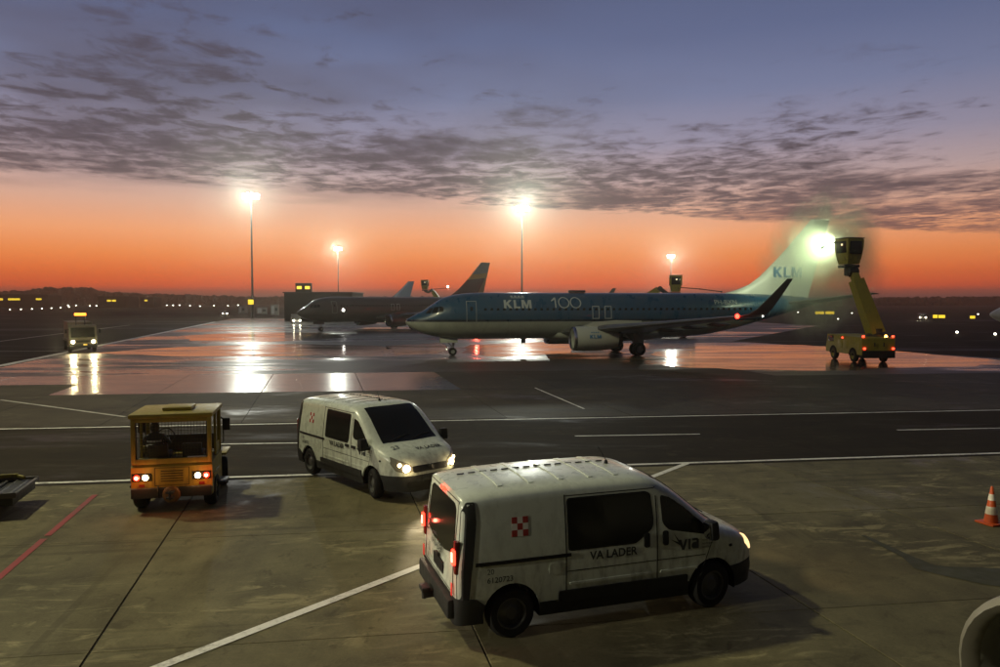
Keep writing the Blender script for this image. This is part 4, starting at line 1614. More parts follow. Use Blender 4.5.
    for z in zs:
        le = interp([(p[1], p[0]) for p in fp], z)
        te = 37.25 + (z - 5) * .285
        c = te - le
        af = []
        for k, (px, _, pz) in enumerate(airfoil(le, c, 0, 0, .085 if z > 6 else .06)):
            af.append((px, pz - .02 * c * math.sin(math.pi * min(1, max(0, (-px - le) / c))), z))
        rings.append(af)
    MB().loft(rings).build('fin', m_fin, t, 60)
    # cockpit glazing, doors, windows
    for s_ in (1, -1):
        fn = fus_side(s_)
        for pl in ([(1.62, 3.62), (2.05, 3.66), (2.30, 4.12), (1.98, 4.06)], [(2.12, 3.67), (2.62, 3.70), (2.74, 4.22), (2.36, 4.14)], [(2.69, 3.72), (3.10, 3.80), (3.12, 4.16), (2.80, 4.22)]):
            patch(pl, fn, .012, .02, .15).build('cockpit_window', M_GLASS, t)
        for a0, a1, b0, b1 in ((5.0, 5.86, 2.85, 4.68), (32.0, 32.75, 2.95, 4.60)):
            MB().add(*seam_rect(a0, a1, b0, b1, fn, .05, .008)).build('door_outline', M_AGREY, t, 0)
            if detail:
                patch(rrect((a0 + a1) / 2 - .12, (a0 + a1) / 2 + .12, 3.85, 4.2, .08), fn, .008, .01).build('door_window', M_GLASS, t)
        if detail:
            for a0 in (15.9, 17.0):
                MB().add(*seam_rect(a0, a0 + .62, 3.15, 4.25, fn, .06, .008)).build('exit_outline', M_LETW, t, 0)
            wm = None
            for i in range(46):
                a = 6.6 + i * .535
                o = patch(rrect(-.115, .115, -.17, .17, .08, 2), lambda u, v, off: (-u, s_ * off, v), .01, .012, .5)
                if wm is None:
                    wm = o.mesh('cabin_window')
                w_ = link('cabin_window', wm, M_GLASS, t)
                w_.location = (-a, s_ * fus_hw(a, 3.92), 3.92)
                w_.rotation_euler = (-s_ * .27, 0, 0)
    return t


M_KLM = livery_mat('blue over white livery', [(0, (.34, .36, .30)), (2.92, (.006, .010, .024)), (3.10, (.010, .062, .125))])
M_KFIN = mat('pale fin paint', (.62, .64, .58), .4, var=.05, vscale_=.5)
HD7 = R(189.6)
kl = airliner('blue and white airliner with white lettering being de-iced', (-8.03, 62.87), HD7, M_KLM, M_KFIN, M_AWHITE)
for s_ in (1, -1):
    fn = fus_side(s_)
    d_ = 1 if s_ > 0 else -1
    sd = lambda a0, z0: (lambda a, b, off: fn(a0 + d_ * a, z0 + b, off))
    block_text('KLM', .72, sd(8.2 if d_ > 0 else 10.7, 4.05), .012, 'airline_letter', M_LETW, kl, width=1.18)
    # crown: bar, four dots and a cross
    for k in range(4):
        q = patch([(8.95 + k * .32 + .12 * math.cos(2 * math.pi * i / 10), 5.08 + .07 * math.sin(2 * math.pi * i / 10)) for i in range(10)], fn, .012, .01, 1)
        q.build('crown_dot', M_LETW, kl, 0)
    patch(rrect(8.85, 10.05, 4.93, 4.99, .02), fn, .012, .01).build('crown_bar', M_LETW, kl, 0)
    # 100: a bar and two rings
    h0 = 12.35 if d_ > 0 else 15.5
    patch([(h0 + d_ * q, z) for q, z in ((.0, 4.75), (.28, 4.98), (.40, 4.98), (.40, 4.10), (.28, 4.10), (.28, 4.80), (.0, 4.63))], fn, .012, .01, .4).build('anniversary_one', M_LETW, kl, 0)
    for c_ in (1.08, 2.12):
        ri = [(.46, .46), (.56, .56)]
        mb = MB()
        k = 32
        a_, b_ = [], []
        for i in range(k):
            q = 2 * math.pi * i / k
            a_.append(fn(h0 + d_ * (c_ + .40 * math.cos(q)), 4.54 + .40 * math.sin(q), .012))
            b_.append(fn(h0 + d_ * (c_ + .50 * math.cos(q)), 4.54 + .48 * math.sin(q), .012))
        mb.add(a_ + b_, [(i, (i + 1) % k, k + (i + 1) % k, k + i) for i in range(k)])
        mb.build('anniversary_zero', M_LETW, kl, 0)
    text_mb('PH-BXN', .56, sd(27.2 if d_ > 0 else 29.6, 4.40), .012, 0.0, 1.1).build('registration', M_LETW, kl, 0)
    fin_map = lambda a, b, off: (-(33.6 + a if d_ > 0 else 36.2 - a), s_ * (.30 + off), 6.85 + b)
    block_text('KLM', .95, fin_map, .01, 'fin_letter', M_BLUELET, kl, width=1.05, step=2)
    en = lambda a, b, off: (-(14.95 + d_ * a), s_ * (4.83 + 1.05 * 1.04 * math.sqrt(max(0, 1 - ((b + .08) / 1.05) ** 2)) + off), 1.66 + b)
    block_text('KLM', .30, lambda a, b, off: en(a - .45, b, off), .02, 'engine_letter', M_BLUELET, kl, width=1.1, step=.1)
    for k in range(4):
        patch([(-.27 + k * .18 + .06 * math.cos(2 * math.pi * i / 8), .48 + .05 * math.sin(2 * math.pi * i / 8)) for i in range(8)], en, .02, .01, 1).build('engine_crown_dot', M_BLUELET, kl, 0)
# antennas, navigation lamps
MB().prism([(-10.4, -.02), (-10.0, -.02), (-10.0, .02), (-10.4, .02)], 1.0, 1.42).build('blade_antenna', M_AGREY, kl)
MB().box((-15.0, 0, 5.52), (1.5, .5, .22), bev=.08).build('satcom_fairing', M_DARKM, kl)
MB().rev([(.0, .12), (.11, .09), (.16, 0)], origin=(-21.35, 17.15, 3.66), axis=(1, .6, 0), n=10).build('navigation_lamp', M_RNAV, kl)
lamp('navigation_glow', 'POINT', kl, (-20.4, 18.2, 3.2), 22, (1, .06, .04), .14)
MB().rev([(.0, .05), (.05, .04), (.08, 0)], origin=(-23.2, 17.1, 3.66), axis=(-1, .6, 0), n=10).build('tail_strobe', M_WNAV, kl)

M_SHADEFUS = livery_mat('shade-darkened white livery', [(0, (.05, .045, .04)), (2.6, (.075, .066, .056))], .5)  # the fuselage is white; its shade is put into this dark colour


def stripe_fin():
    mt = bpy.data.materials.new('striped fin paint')
    mt.use_nodes = True
    nt = mt.node_tree
    b = nt.nodes['Principled BSDF']
    N, put, m, ss, lin, ramp, mix, noise, vs_ = node_tools(nt)
    oc = N('ShaderNodeTexCoord').outputs['Object']
    sp = N('ShaderNodeSeparateXYZ')
    nt.links.new(oc, sp.inputs[0])
    z = m('ADD', sp.outputs[2], m('MULTIPLY', m('ADD', sp.outputs[0], 35.0), .10))
    c = ramp(m('DIVIDE', z, 13.0), [(0, (.085, .020, .014)), (8.7 / 13, (.50, .30, .04)), (9.55 / 13, (.17, .22, .20)), (1, (.17, .22, .20))], 'CONSTANT')
    # pale wedge low on the trailing edge
    wedge = m('GREATER_THAN', m('SUBTRACT', m('MULTIPLY', sp.outputs[0], -1.0), m('ADD', 35.4, m('MULTIPLY', m('SUBTRACT', sp.outputs[2], 5.0), .62))), 0.0)
    c = mix(wedge, c, (.30, .22, .10))
    nt.links.new(c, b.inputs['Base Color'])
    b.inputs['Roughness'].default_value = .4
    return mt


a2 = airliner('parked white airliner coloured dark as if shaded, with red, yellow and grey striped tail', (at_depth(297, 310, 112).x, 112.0), R(222), M_SHADEFUS, stripe_fin(), mat('shade-darkened cowling', (.045, .04, .036), .45), detail=True, winglet=False, dorsal=False, scale=.99)  # shade is put into the cowling colour as well
MB().rev([(.0, .06), (.06, .05), (.12, 0)], origin=(-21.4, 17.1, 3.66), axis=(1, .6, 0), n=10).build('navigation_lamp', M_RNAV, a2)
lamp('navigation_glow', 'POINT', a2, (-21.2, 17.4, 3.66), 500, (1, .08, .05), .15)
pl_ = MB().rev([(.0, .08), (.12, .06), (.2, 0)], origin=(-6.9, fus_hw(6.9, 3.3) + .02, 3.3), axis=(0, 1, 0), n=10).build('service_lamp', M_WNAV, a2)

f3 = at_depth(380, 300, 230)
airliner('far white airliner whose tail shows above the dark one', (-62.5, 243), R(168), mat('white far fuselage', (.52, .52, .50), .4, var=.06), mat('dark blue fin', (.04, .07, .11), .4), M_AWHITE, detail=False, winglet=False, dorsal=False, scale=.92)
r4 = at_depth(990, 314, 98)
airliner('white airliner nose entering at the right edge', (r4.x, 98.0), R(180), mat('white fuselage', (.62, .62, .58), .35, var=.05), M_AWHITE, M_AWHITE, detail=False)

# parked aircraft's engine cowling at the bottom right corner (the rest of that aircraft is out of the frame)
def corner_engine():
    c = at_depth(1044, 692, 6.6)
    t = thing('engine_cowling', 'rounded pale engine inlet rim in the bottom right corner', 'engine', (c.x, c.y, 0), math.atan2(-.35, -.94))
    t.location = (c.x, c.y, 0)
    nc = nacelle(t, 0, c.z, 0, 3.6, .88, mat('dull cowling', (.20, .19, .15), .5), 1)
    for ch in nc.children:
        if ch.name.startswith('inlet_lip'):
            ch.data.materials[0] = mat('dull inlet rim', (.22, .20, .15), .5, .3, var=.1)
    MB().loft([airfoil(.0 + 1.6, 5.4, c.z + 1.35, -.35, .12), airfoil(1.6, 5.4, c.z + 1.35, 5.5, .12)]).build('wing_section', M_WING, t)


corner_engine()

# ================================================================== DE-ICING TRUCKS
M_LAMPG = mat('de-icing spot lamp', (.9, .95, .8), .3, emit=(.85, 1.0, .70), estr=120)
M_REDL = mat('small red lamp', (.5, .02, .02), .3, emit=(1, .05, .02), estr=6)


def deicer(label, loc, heading, boom0, boom1, cab_c, cab_yaw, arm, spot=True, lit=True, scale=1.0):
    """boom0, boom1, cab_c in truck coordinates (x forward, y left, z up, origin under the rear face)"""
    t = thing('deicing_truck', label, 'de-icing truck', (loc[0], loc[1], 0), heading, 'yellow de-icing trucks')
    b0, b1, cc = Vector(boom0), Vector(boom1), Vector(cab_c)
    # body: side profile extruded across, with a cut-down nose
    pr = [(.0, .62), (.0, 1.85), (.1, 1.95), (4.3, 1.95), (4.4, 2.0), (5.6, 2.0), (5.75, 1.25), (5.85, 1.1), (5.85, .55)]
    MB().loft([[(x, y, z) for x, z in pr] for y in (-1.25, -1.20, 1.20, 1.25)]).build('body', M_YEL2, t)
    MB().box((2.9, 0, .58), (5.6, 1.1, .22), bev=.03).build('chassis_frame', M_DARKM, t)
    MB().box((-.06, 0, .68), (.12, 2.46, .55), bev=.03).build('rear_bumper', M_BLACK, t)
    for x in (1.35, 4.55):
        for s_ in (-1, 1):
            wheel(t, (x, s_ * 1.12, .5), .5, .32, 0, s_, rim=M_YEL2, rimr=.55)
            a = []
            for yy in (s_ * 1.20, s_ * 1.265):
                a.append([(x + .62 * math.cos(q), yy, .5 + .62 * math.sin(q)) for q in [R(i * 15) for i in range(13)]])
            MB().loft(a, cap=True).build('wheel_arch', M_LINER, t)
    for s_ in (-1, 1):
        for i, (x0, x1) in enumerate(((.2, .62), (2.1, 2.9), (3.0, 3.8))):
            MB().box(((x0 + x1) / 2, s_ * 1.256, 1.30), (x1 - x0, .02, .66), bev=.008).build('locker_door', M_YEL2, t)
        l0 = MB().box((-.09, s_ * 1.08, 1.12), (.05, .18, .14), bev=.02).build('rear_lamp', M_REDL if lit else M_TAILOFF, t)
        l1 = MB().box((.05, s_ * 1.12, 2.03), (.12, .16, .14), bev=.03).build('top_lamp', M_REDL if lit else M_TAILOFF, t)
        MB().box((3.0, s_ * 1.28, 1.80), (.16, .05, .10), bev=.02).build('side_lamp', M_REDL if lit else M_TAILOFF, t)
        MB().box((-.135, s_ * .35, 1.42), (.02, .10, .30), bev=.005).build('grab_handle', M_DARKM, t)
    MB().rev([(.10, 0), (.10, .08), (.07, .16), (.0, .18)], origin=(.35, -.75, 1.95), n=14).build('amber_beacon', M_AMBER, t)
    # driver cab glazing at the front
    for s_ in (-1, 1):
        MB().box((5.0, s_ * 1.255, 1.66), (.95, .012, .48), bev=.004).build('cab_side_window', M_GLASS, t)
    MB().box((5.70, 0, 1.62), (.02, 2.1, .62), rot=(0, -.2, 0), bev=.005).build('cab_windscreen', M_GLASS, t)
    # turret and boom
    MB().rev([(.70, 0), (.70, .18), (.55, .25), (.50, .60)], origin=(b0.x, b0.y, 1.95), n=20).build('turret', M_DARKM, t)
    d = (b1 - b0).normalized()
    a = d.cross(Vector((0, 1, 0))).normalized() if abs(d.y) < .9 else d.cross(Vector((1, 0, 0))).normalized()
    e = d.cross(a).normalized()

    def beam(p, q, w0, h0, w1, h1):
        return MB().loft([[p + a * (sx * h / 2) + e * (sy * w / 2) for sx, sy in ((-1, -1), (1, -1), (1, 1), (-1, 1))] for p, w, h in ((p, w0, h0), (q, w1, h1))])
    L = (b1 - b0).length
    bm_ = beam(b0, b0 + d * L * .86, 1.05, 1.0, .86, .84).build('boom', M_YEL2, t, 20)
    beam(b0 + d * L * .78, b1, .52, .56, .48, .50).build('boom_extension', M_YEL2, t, 20)
    MB().tube([b0 + e * .55 - a * .2, b0 + d * L * .5 + e * .52 - a * .2, b1 + e * .35], .05).build('fluid_hose', M_BLACK, t)
    # elbow bracket to the operator cab
    bot = cc + Vector((0, 0, -1.15))
    br = MB().cyl(b1 + Vector((0, -.35, 0)), b1 + Vector((0, .35, 0)), .30, n=16)
    br.tube([b1, b1 + (bot - b1) * .5 + Vector((0, .25, -.45)), bot + Vector((0, .1, -.15)), bot], .26, 10)
    br.box(bot + Vector((0, 0, .02)), (1.2, 1.2, .22), bev=.06)
    br.build('levelling_bracket', M_DARKM, t)
    # operator cab: tapered box with glazing, own orientation
    oc_ = bpy.data.objects.new('operator_cab', None)
    COL.objects.link(oc_)
    oc_.parent = t
    oc_.location = cc
    oc_.rotation_euler = (0, 0, cab_yaw)
    oc_.scale = (.86, .86, .92)
    rg = []
    for z, w, l in ((-1.05, .62, .60), (-.6, .72, .72), (.3, .84, .86), (.95, .86, .90), (1.12, .80, .84)):
        rg.append([(sx * l, sy * w, z) for sx, sy in ((-1, -1), (1, -1), (1, 1), (-1, 1))])
    MB().loft(rg).build('cab_shell', M_YEL2, oc_, 20)
    MB().box((0, 0, 1.15), (1.85, 1.82, .07), bev=.02).build('cab_roof', M_DARKM, oc_)
    for s_ in (-1, 1):
        MB().box((.0, s_ * .83, .40), (1.25, .06, 1.0), rot=(s_ * -.03, 0, 0), bev=.02).build('cab_window', M_GLASS, oc_)
        MB().box((.80, s_ * 1.05, .85), (.10, .16, .22), bev=.03).cyl((.8, s_ * .8, .9), (.8, s_ * 1.05, .9), .02, n=6).build('cab_lamp', M_BLACK, oc_)
    for s_ in (-1, 1):
        MB().box((s_ * .865, 0, .34), (.06, 1.3, 1.1), rot=(0, s_ * .02, 0), bev=.02).build('front_window', M_GLASS, oc_)
    MB().box((-.10, .88, .60), (.2, .03, .16), bev=.01).build('lit_panel', mat('lit cab panel', (.6, .5, .3), .4, emit=(1, .8, .45), estr=1.4), oc_)
    # spray arm with nozzle and lamp
    p0, p1, p2 = [Vector(q) for q in arm]
    ar = MB().tube([p0, p1, p2], .055, 8)
    ar.box(p1, (.16, .16, .16), bev=.03)
    ar.build('spray_arm', M_BLACK, t)
    nz = MB().rev([(.05, 0), (.12, .22), (.13, .26)], origin=p2, axis=(p2 - p1), n=12).build('nozzle', M_DARKM, t)
    if spot:
        sl = MB().rev([(.0, .08), (.14, .06), (.17, 0), (.15, -.15), (.05, -.2)], origin=p2 + Vector((0, 0, .28)), axis=(p2 - p1), n=14).build('work_lamp', M_LAMPG, t)
    return t


rc = gp(878, 363.5)
HDE = R(91)
inv = Matrix.Translation((rc.x, rc.y, 0)) @ Matrix.Rotation(HDE, 4, 'Z')
inv = inv.inverted()
loc_ = lambda u, v, y: inv @ at_depth(u, v, y)
LAMP_W = at_depth(822, 245, 60.5)
de = deicer('yellow de-icing truck with raised cab spraying the airliner tail', (rc.x, rc.y), HDE, loc_(876, 334, 57.2), loc_(853, 271.5, 58.2), loc_(849, 252, 58.6), .25,
            (loc_(838, 243, 58.8), loc_(831, 242, 59.4), loc_(824, 246.5, 60.2)))
lamp('work_light', 'POINT', de, inv @ LAMP_W, 60, (.82, 1.0, .62), .18)
lamp('cab_spot', 'SPOT', de, inv @ at_depth(835, 241, 60.0), 13000, (.86, 1.0, .64), .15, aim((inv.to_3x3() @ (Vector((25.8, 69, 7.8)) - at_depth(835, 241, 60.0)))), 95, .8)
# second truck behind the airliner, only cab and arm show above the fuselage
c4 = at_depth(675, 283, 92)
T2 = Vector((c4.x + 3.5, 96))
inv2 = (Matrix.Translation((T2.x, T2.y, 0)) @ Matrix.Rotation(R(170), 4, 'Z')).inverted()
l2 = lambda u, v, y: inv2 @ at_depth(u, v, y)
deicer('second de-icing truck hidden behind the blue airliner, cab showing', (T2.x, T2.y), R(170), l2(646, 298, 94), l2(660, 288.5, 93), l2(675.5, 284, 92), R(10) * 0,
       (l2(681, 287.5, 91), l2(700, 289, 90), l2(720, 291.5, 89)), spot=False, lit=False)
c5 = at_depth(425, 284, 160)
T3 = Vector((c5.x + 3, 164))
inv3 = (Matrix.Translation((T3.x, T3.y, 0)) @ Matrix.Rotation(R(175), 4, 'Z')).inverted()
l3 = lambda u, v, y: inv3 @ at_depth(u, v, y)
deicer('third de-icing truck with lit cab above the dark airliner', (T3.x, T3.y), R(175), l3(440, 302, 162), l3(432, 290, 161), l3(425, 285, 160), 0.0,
       (l3(428, 290, 159), l3(436, 289, 158), l3(448, 288, 157)), spot=True, lit=False)

# ---- de-icing mist round the tail
def mist(name, label, ctr, rad, dens, seed, col=(.86, .95, .74)):
    bm = bmesh.new()
    bmesh.ops.create_icosphere(bm, subdivisions=3, radius=1)
    me = bpy.data.meshes.new(name)
    bm.to_mesh(me)
    bm.free()
    o = link(name, me, None)
    o.location = ctr
    o.scale = rad
    o['kind'] = 'stuff'
    o['label'] = label
    o['category'] = 'mist'
    mt = bpy.data.materials.new(name + ' air')
    mt.use_nodes = True
    nt = mt.node_tree
    nt.nodes.clear()
    N, put, m, ss, lin, ramp, mix, noise, vs_ = node_tools(nt)
    oc = N('ShaderNodeTexCoord').outputs['Object']
    ln = N('ShaderNodeVectorMath', operation='LENGTH')
    nt.links.new(oc, ln.inputs[0])
    mp = N('ShaderNodeMapping')
    nt.links.new(oc, mp.inputs[0])
    mp.inputs['Location'].default_value = (seed, seed * .7, 0)
    n = noise(mp.outputs[0], 2.1, 5, .62, .7)
    rr = m('ADD', ln.outputs['Value'], m('MULTIPLY', m('SUBTRACT', n, .5), 2.0))
    f = m('MULTIPLY', ss(rr, .95, .15), ss(ln.outputs['Value'], .98, .70))
    pv = N('ShaderNodeVolumePrincipled')
    pv.inputs['Color'].default_value = (*col, 1)
    pv.inputs['Anisotropy'].default_value = .1
    nt.links.new(m('MULTIPLY', f, dens), pv.inputs['Density'])
    out = N('ShaderNodeOutputMaterial')
    nt.links.new(pv.outputs[0], out.inputs['Volume'])
    me.materials.append(mt)
    mt.cycles.volume_step_rate = .6 if hasattr(mt, 'cycles') and hasattr(mt.cycles, 'volume_step_rate') else None or .6
    return o


mc = at_depth(823, 258, 62)
mist('deicing_mist', 'pale green de-icing spray mist drifting round the airliner fin', (mc.x, 62, mc.z - .3), (6.2, 4.8, 7.6), .38, 2.1)

# ================================================================== SERVICE TRUCK WITH BEACON (left)
def service_truck():
    p = gp(83.5, 352.5)
    vd = Vector((-p.x, -p.y, 0)).normalized()
    hd = math.atan2(vd.y, vd.x) + .10
    t = thing('service_truck', 'service truck with twin headlights and amber beacon on the left', 'truck', (p.x, p.y, 0), hd)
    MT = mat('dull truck paint', (.12, .10, .07), .45, var=.1, dirt=.5)
    pr = [(0, .55), (.02, 1.15), (-.10, 1.30), (-.35, 2.35), (-.55, 2.48), (-1.75, 2.48), (-1.8, .55)]
    MB().loft([[(x, y, z) for x, z in pr] for y in (-1.12, -1.06, 1.06, 1.12)]).build('cab', MT, t)
    pw = [(-.085, 1.36), (-.33, 2.28)]
    MB().box((-.205, 0, 1.82), (.02, 1.90, .92), rot=(0, -.24, 0), bev=.006).build('windscreen', M_GLASS, t)
    MB().box((.06, 0, .62), (.16, 2.24, .36), bev=.05).build('bumper', M_DARKM, t)
    MB().box((.03, 0, 1.02), (.03, 1.1, .20), bev=.01).build('grille', M_BLACK, t)
    MB().box((-4.2, 0, 1.05), (4.7, 2.2, .16), bev=.03).build('load_bed', M_DARKM, t)
    MB().box((-4.4, 0, 1.95), (3.9, 2.0, 1.6), bev=.06).build('equipment_box', MT, t)
    for x in (-.9, -5.0):
        for s_ in (-1, 1):
            wheel(t, (x, s_ * .98, .48), .48, .28, 0, s_)
    for s_ in (-1, 1):
        hl = MB().box((.04, s_ * .82, .98), (.06, .40, .28), bev=.04).build('headlight', M_HEADCASE, t)
        MB().rev([(0, .05), (.11, .035), (.15, 0)], origin=(.07, s_ * .82, .98), axis=(1, 0, 0), n=16).build('lit_bulb', mat('truck headlamp', (.8, .7, .5), .2, emit=(1.0, .80, .42), estr=30), hl)
        lamp('headlight_beam', 'SPOT', t, (.22, s_ * .82, .98), 500, (1, .80, .42), .14, aim((1, 0, -.03)), 70, .7)
        lamp('headlight_glow', 'POINT', t, (.40, s_ * .82, .98), 12, (1, .80, .42), .12)
        MB().tube([(-.2, s_ * 1.12, 2.1), (.0, s_ * 1.32, 2.1)], .02).box((.0, s_ * 1.34, 1.95), (.08, .16, .36), bev=.03).build('mirror', M_BLACK, t)
    MB().box((.16, .15, .72), (.02, .30, .12), bev=.005).build('plate', mat('self-glowing yellow plate', (.6, .45, .05), .4, emit=(1, .7, .1), estr=.6), t)  # plate given a weak glow of its own, no lamp behind it
    MB().cyl((-.9, .25, 2.48), (-.9, .25, 3.25), .04).cyl((-.9, -.45, 2.48), (-.9, -.45, 3.25), .04).box((-.9, -.1, 3.28), (.3, 1.2, .06), bev=.015).build('beacon_rack', M_DARKM, t)
    MB().box((-.9, -.1, 3.46), (.24, .95, .26), bev=.06).build('beacon', mat('orange beacon', (.6, .2, .02), .3, emit=(1, .28, .03), estr=3.5), t)


service_truck()

# ================================================================== FAR VEHICLES, BUILDINGS AND LIGHTS
M_FARB = mat('far building wall', (.035, .030, .026), .8, spec=.15, var=.2, vscale_=.1)


def far_car(label, u, v, dirx, m, tall=1.5, L=4.4, lit='head'):
    p = gp(u, v)
    t = thing('car', label, 'car', (p.x, p.y, 0), dirx, 'vehicles on the far apron')
    h = tall
    pr = [(2.2, .35), (2.2, .75), (1.3, .92), (.75, h - .05), (.5, h), (-1.5, h), (-2.0, .95), (-2.2, .85), (-2.2, .35)]
    pr = [(x * L / 4.4, z) for x, z in pr]
    MB().loft([[(x, y, z) for x, z in pr] for y in (-.88, -.84, .84, .88)]).build('body', m, t)
    for s_ in (-1, 1):
        MB().box((-.45 * L / 4.4, s_ * .885, h - .30), (1.9 * L / 4.4, .01, .36), bev=.003).build('side_window', M_GLASS, t)
        for x in (1.35, -1.35):
            wheel(t, (x * L / 4.4, s_ * .78, .33), .33, .2, 0, s_)
        hl = MB().rev([(0, .06), (.12, .04), (.16, 0)], origin=(2.2 * L / 4.4, s_ * .62, .68), axis=(1, 0, 0), n=12).build('headlight', mat('far headlamp', (.9, .85, .7), .3, emit=(1, .9, .65), estr=18), t)
        lamp('headlight_glow', 'POINT', t, (2.2 * L / 4.4 + .35, s_ * .62, .68), 90, (1, .9, .65), .15)
        MB().box((-2.21 * L / 4.4, s_ * .66, .75), (.04, .28, .14), bev=.01).build('tail_lamp', M_TAIL, t)
    return t


MC = mat('dark car paint', (.03, .03, .03), .3, coat=.5)
far_car('small dark car near the mast foot with a bright headlamp', 224, 315.5, R(-62), MC, 1.5)
far_car('car with twin headlamps facing the camera before the dark airliner nose', 296, 323.5, R(-70), mat('grey car paint', (.10, .10, .10), .3), 1.9)
far_car('distant car with white headlamps on the right taxiway', 922, 320, R(-115), MC, 1.6)


def low_building(name, label, u0, u1, v_top, y, depth, lit=(), m=M_FARB, signs=()):
    a, b = at_depth(u0, v_top, y), at_depth(u1, v_top, y)
    t = thing(name, label, 'building', ((a.x + b.x) / 2, y, 0))
    w = b.x - a.x
    h = a.z
    MB().box((0, depth / 2, h / 2), (w, depth, h), bev=.05).build('wall', m, t)
    MB().box((0, depth / 2, h + .12), (w + .5, depth + .5, .25), bev=.05).build('roof', M_DARKM, t)
    for q in lit:
        uu0, uu1, v0, v1 = q
        p, r_ = at_depth(uu0, v0, y), at_depth(uu1, v1, y)
        fr = MB().box(((p.x + r_.x) / 2 - t.location.x, -.03, (p.z + r_.z) / 2), (r_.x - p.x + .3, .08, p.z - r_.z + .3), bev=.01).build('window', M_DARKM, t)
        MB().box(((p.x + r_.x) / 2 - t.location.x, -.08, (p.z + r_.z) / 2), (r_.x - p.x, .04, p.z - r_.z), bev=.005).build('lit_pane', M_YSIGN, fr)  # made-up frame and pane that carry a yellow glow
    return t


# invented low blocks far out, their yellow strips standing in for window reflections
low_building('glow_block', 'made-up far block carrying a long yellow glow strip at the left edge', -40, 34, 294.5, 520, 30, [(-6, 3, 298.4, 300.2), (8, 20, 298.4, 300.2)])
low_building('glow_block', 'made-up far block carrying one short yellow glow strip', 32, 48, 295.5, 505, 16, [(36, 41.5, 298.4, 300.0)])
low_building('glow_block', 'made-up far block carrying a split yellow glow strip', 98, 126, 296.5, 515, 18, [(107, 111, 299.8, 301.6), (112, 116, 299.8, 301.6)])
low_building('glow_block', 'made-up far block carrying a tiny yellow glow right of the beacon truck', 140, 154, 297.5, 530, 12, [(144.5, 147.5, 299.8, 301.2)])
tw = low_building('terminal_block', 'dark boxy building behind the dark airliner nose', 284, 352, 293, 172, 14, [])
s0 = at_depth(303, 288, 171.8)
t = thing('rooftop_sign', 'dark rooftop sign box with two lit amber panels', 'sign', (s0.x, 172.0, 0))
MB().box((0, .5, s0.z + .05), (3.7, .9, 2.2), bev=.08).build('sign_box', M_DARKM, t)
MB().cyl((-1.3, .5, 6.55), (-1.3, .5, s0.z - 1.0), .08).cyl((1.3, .5, 6.55), (1.3, .5, s0.z - 1.0), .08).build('sign_legs', M_DARKM, t)
for q in (-.95, .95):
    MB().box((q, .03, s0.z + .1), (1.1, .05, .65), bev=.02).build('lit_panel', mat('amber sign panel', (.8, .5, .05), .4, emit=(1.0, .55, .05), estr=2.2), t)
# ground equipment at the mast foot
for (u, v, w, h, lb) in ((243, 314, 2.6, 2.6, 'grey equipment container left of the mast foot'), (262, 314.5, 3.4, 2.2, 'grey generator box right of the mast foot'), (275, 316, 2.2, 3.2, 'tall grey cabinet between mast and dark airliner')):
    p = gp(u, v)
    t = thing('equipment_container', lb, 'container', (p.x, p.y, 0), random.uniform(-.2, .2), 'ground equipment by the mast')
    MB().box((0, 0, h / 2 + .25), (w, 2.0, h), bev=.06).build('housing', mat('grey equipment paint', (.16, .155, .14), .5, var=.15), t)
    MB().box((-w * .2, -1.01, h / 2 + .3), (w * .38, .03, h * .75), bev=.01).build('door', M_AGREY, t)
    MB().box((w * .25, -1.01, h * .65), (w * .3, .03, h * .3), bev=.01).build('vent_grille', M_DARKM, t)
    for sx in (-1, 1):
        MB().box((sx * (w / 2 - .25), 0, .125), (.2, 1.9, .25), bev=.02).build('skid', M_DARKM, t)

# taxiway guidance signs on the right
def taxi_sign(label, u0, u1, v0, v1, y):
    p, q = at_depth(u0, v0, y), at_depth(u1, v1, y)
    t = thing('taxiway_sign', label, 'sign', ((p.x + q.x) / 2, y, 0), 0, 'lit taxiway signs')
    w, h, zc = q.x - p.x, p.z - q.z, (p.z + q.z) / 2
    MB().box((0, .12, zc), (w + .2, .24, h + .2), bev=.03).build('sign_box', M_DARKM, t)
    MB().box((0, -.015, zc), (w, .03, h), bev=.01).build('lit_face', M_YSIGN, t)
    for s_ in (-1, 1):
        MB().cyl((s_ * w * .35, .12, 0), (s_ * w * .35, .12, zc - h / 2 - .1), .05, n=8).build('leg', M_DARKM, t)


taxi_sign('lit yellow sign right of the airliner tail, left one of a pair', 815.5, 824, 311.5, 314, 150)
taxi_sign('lit yellow sign right of the airliner tail, right one of a pair', 825.5, 834, 311.5, 314, 150)
taxi_sign('lit yellow sign beside the distant headlamps, left one of a pair', 933, 937.5, 314.8, 318, 170)
taxi_sign('lit yellow sign beside the distant headlamps, longer one of a pair', 938.5, 945, 315, 318, 170)
taxi_sign('lone lit yellow sign near the right edge', 970, 975, 315.8, 318.5, 175)

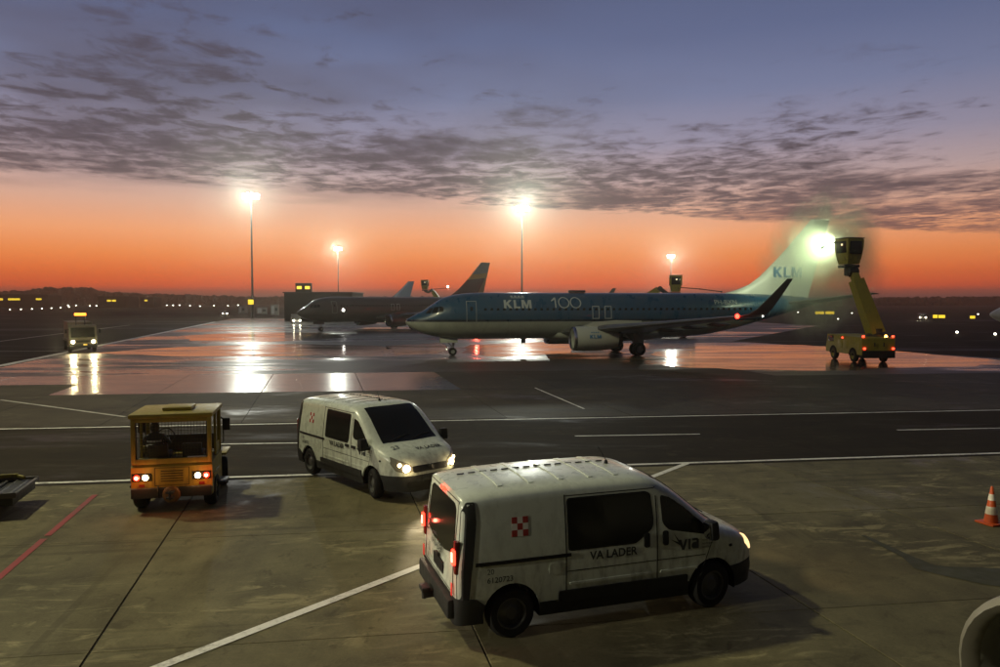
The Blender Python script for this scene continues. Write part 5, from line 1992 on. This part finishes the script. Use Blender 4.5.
# runway edge lights
M_RWY = mat('runway lamp glass', (.9, .9, .85), .3, emit=(1.0, .95, .78), estr=9)
rw = [(10, 310.5), (21, 310.2), (32, 309.8), (42, 309.4), (51.5, 309), (56, 305.6), (60.5, 308.4), (68, 306.2), (69, 307.8), (76, 306.3)] + [(90 + i * 6.4, 306.8 - i * .05) for i in range(15)] + [(190, 306.6), (200, 307), (214, 306.4), (228, 306.6), (238, 306)] + \
     [(798, 313), (838, 320), (852, 314), (957, 334), (978, 315), (995, 336)]
pt = None
for i, (u, v) in enumerate(rw):
    p = gp(u, v)
    sz = max(.7, p.y / 330)
    if pt is None:
        t = thing('runway_light', '', 'runway light')
        MB().cyl((0, 0, 0), (0, 0, .22), .10, .07, 8).build('stem', M_YEL, t)
        MB().rev([(.16, .0), (.24, .12), (.18, .30), (.0, .38)], origin=(0, 0, .22), n=10).build('lens', M_RWY, t)
        pt = t
    else:
        t = copy_tree(pt)
    t.location = (p.x, p.y, 0)
    t.scale = (sz, sz, sz)
    t['group'] = 'white airfield edge lights'
    ORD = ['first', 'second', 'third', 'fourth', 'fifth', 'sixth', 'seventh', 'eighth', 'ninth', 'tenth', 'eleventh', 'twelfth', 'thirteenth', 'fourteenth', 'fifteenth', 'sixteenth', 'seventeenth', 'eighteenth', 'nineteenth', 'twentieth']
    nl_ = sum(1 for q in rw if q[0] < 500)
    if u >= 500:
        t['label'] = ORD[i - nl_] + ' white ground light from the airliner tail on the right airfield'
    elif i < 20:
        t['label'] = ORD[i] + ' white runway edge light from the left edge'
    else:
        t['label'] = ORD[nl_ - 1 - i] + ' white runway edge light left of the mast foot'

# ================================================================== TERMINAL BEHIND THE CAMERA
def terminal():
    t = thing('terminal_building', 'long terminal front behind the viewpoint', 'building', (0, -2.2, 0))
    MW_ = mat('terminal cladding', (.06, .055, .048), .6, var=.08, vscale_=.4)
    MB().box((0, -8, 10), (170, 16, 20)).build('wall', MW_, t)
    MB().box((0, -7.7, 20.2), (171, 17, .4)).build('roof', M_DARKM, t)
    fl = MB().box((-30, .35, 8.6), (.9, .5, .5), bev=.06).build('wall_floodlight', M_DARKM, t)
    MB().box((-29.7, .62, 8.55), (.75, .05, .40), bev=.01).build('lens', M_LED, fl)
    p = Vector((-29.4, 1.0, 8.5))
    lamp('wall_flood_beam', 'SPOT', t, p, 20000, (1.0, .95, .72), .25, aim(Vector((4.0, 11.6, .8)) - p), 46, 1.0)
    for i in range(-20, 21):
        MB().box((i * 4.0, .02, 5.4), (3.7, .06, 3.0), bev=.01).build('window', M_GLASS, t)


terminal()

# ================================================================== AIR
HAZE = True
if HAZE:
    hz = MB().box((0, 440, 20), (1700, 1000, 44)).build('haze', None, None, 0)
    hz['kind'] = 'stuff'
    hz['label'] = 'thin damp evening haze over the airfield'
    hz['category'] = 'haze'
    hz.visible_shadow = True
    mt = bpy.data.materials.new('thin haze')
    mt.use_nodes = True
    nt = mt.node_tree
    nt.nodes.clear()
    pv = nt.nodes.new('ShaderNodeVolumePrincipled')
    pv.inputs['Color'].default_value = (.66, .66, .58, 1)
    pv.inputs['Density'].default_value = .00055
    pv.inputs['Anisotropy'].default_value = .89
    out = nt.nodes.new('ShaderNodeOutputMaterial')
    nt.links.new(pv.outputs[0], out.inputs['Volume'])
    hz.data.materials.append(mt)
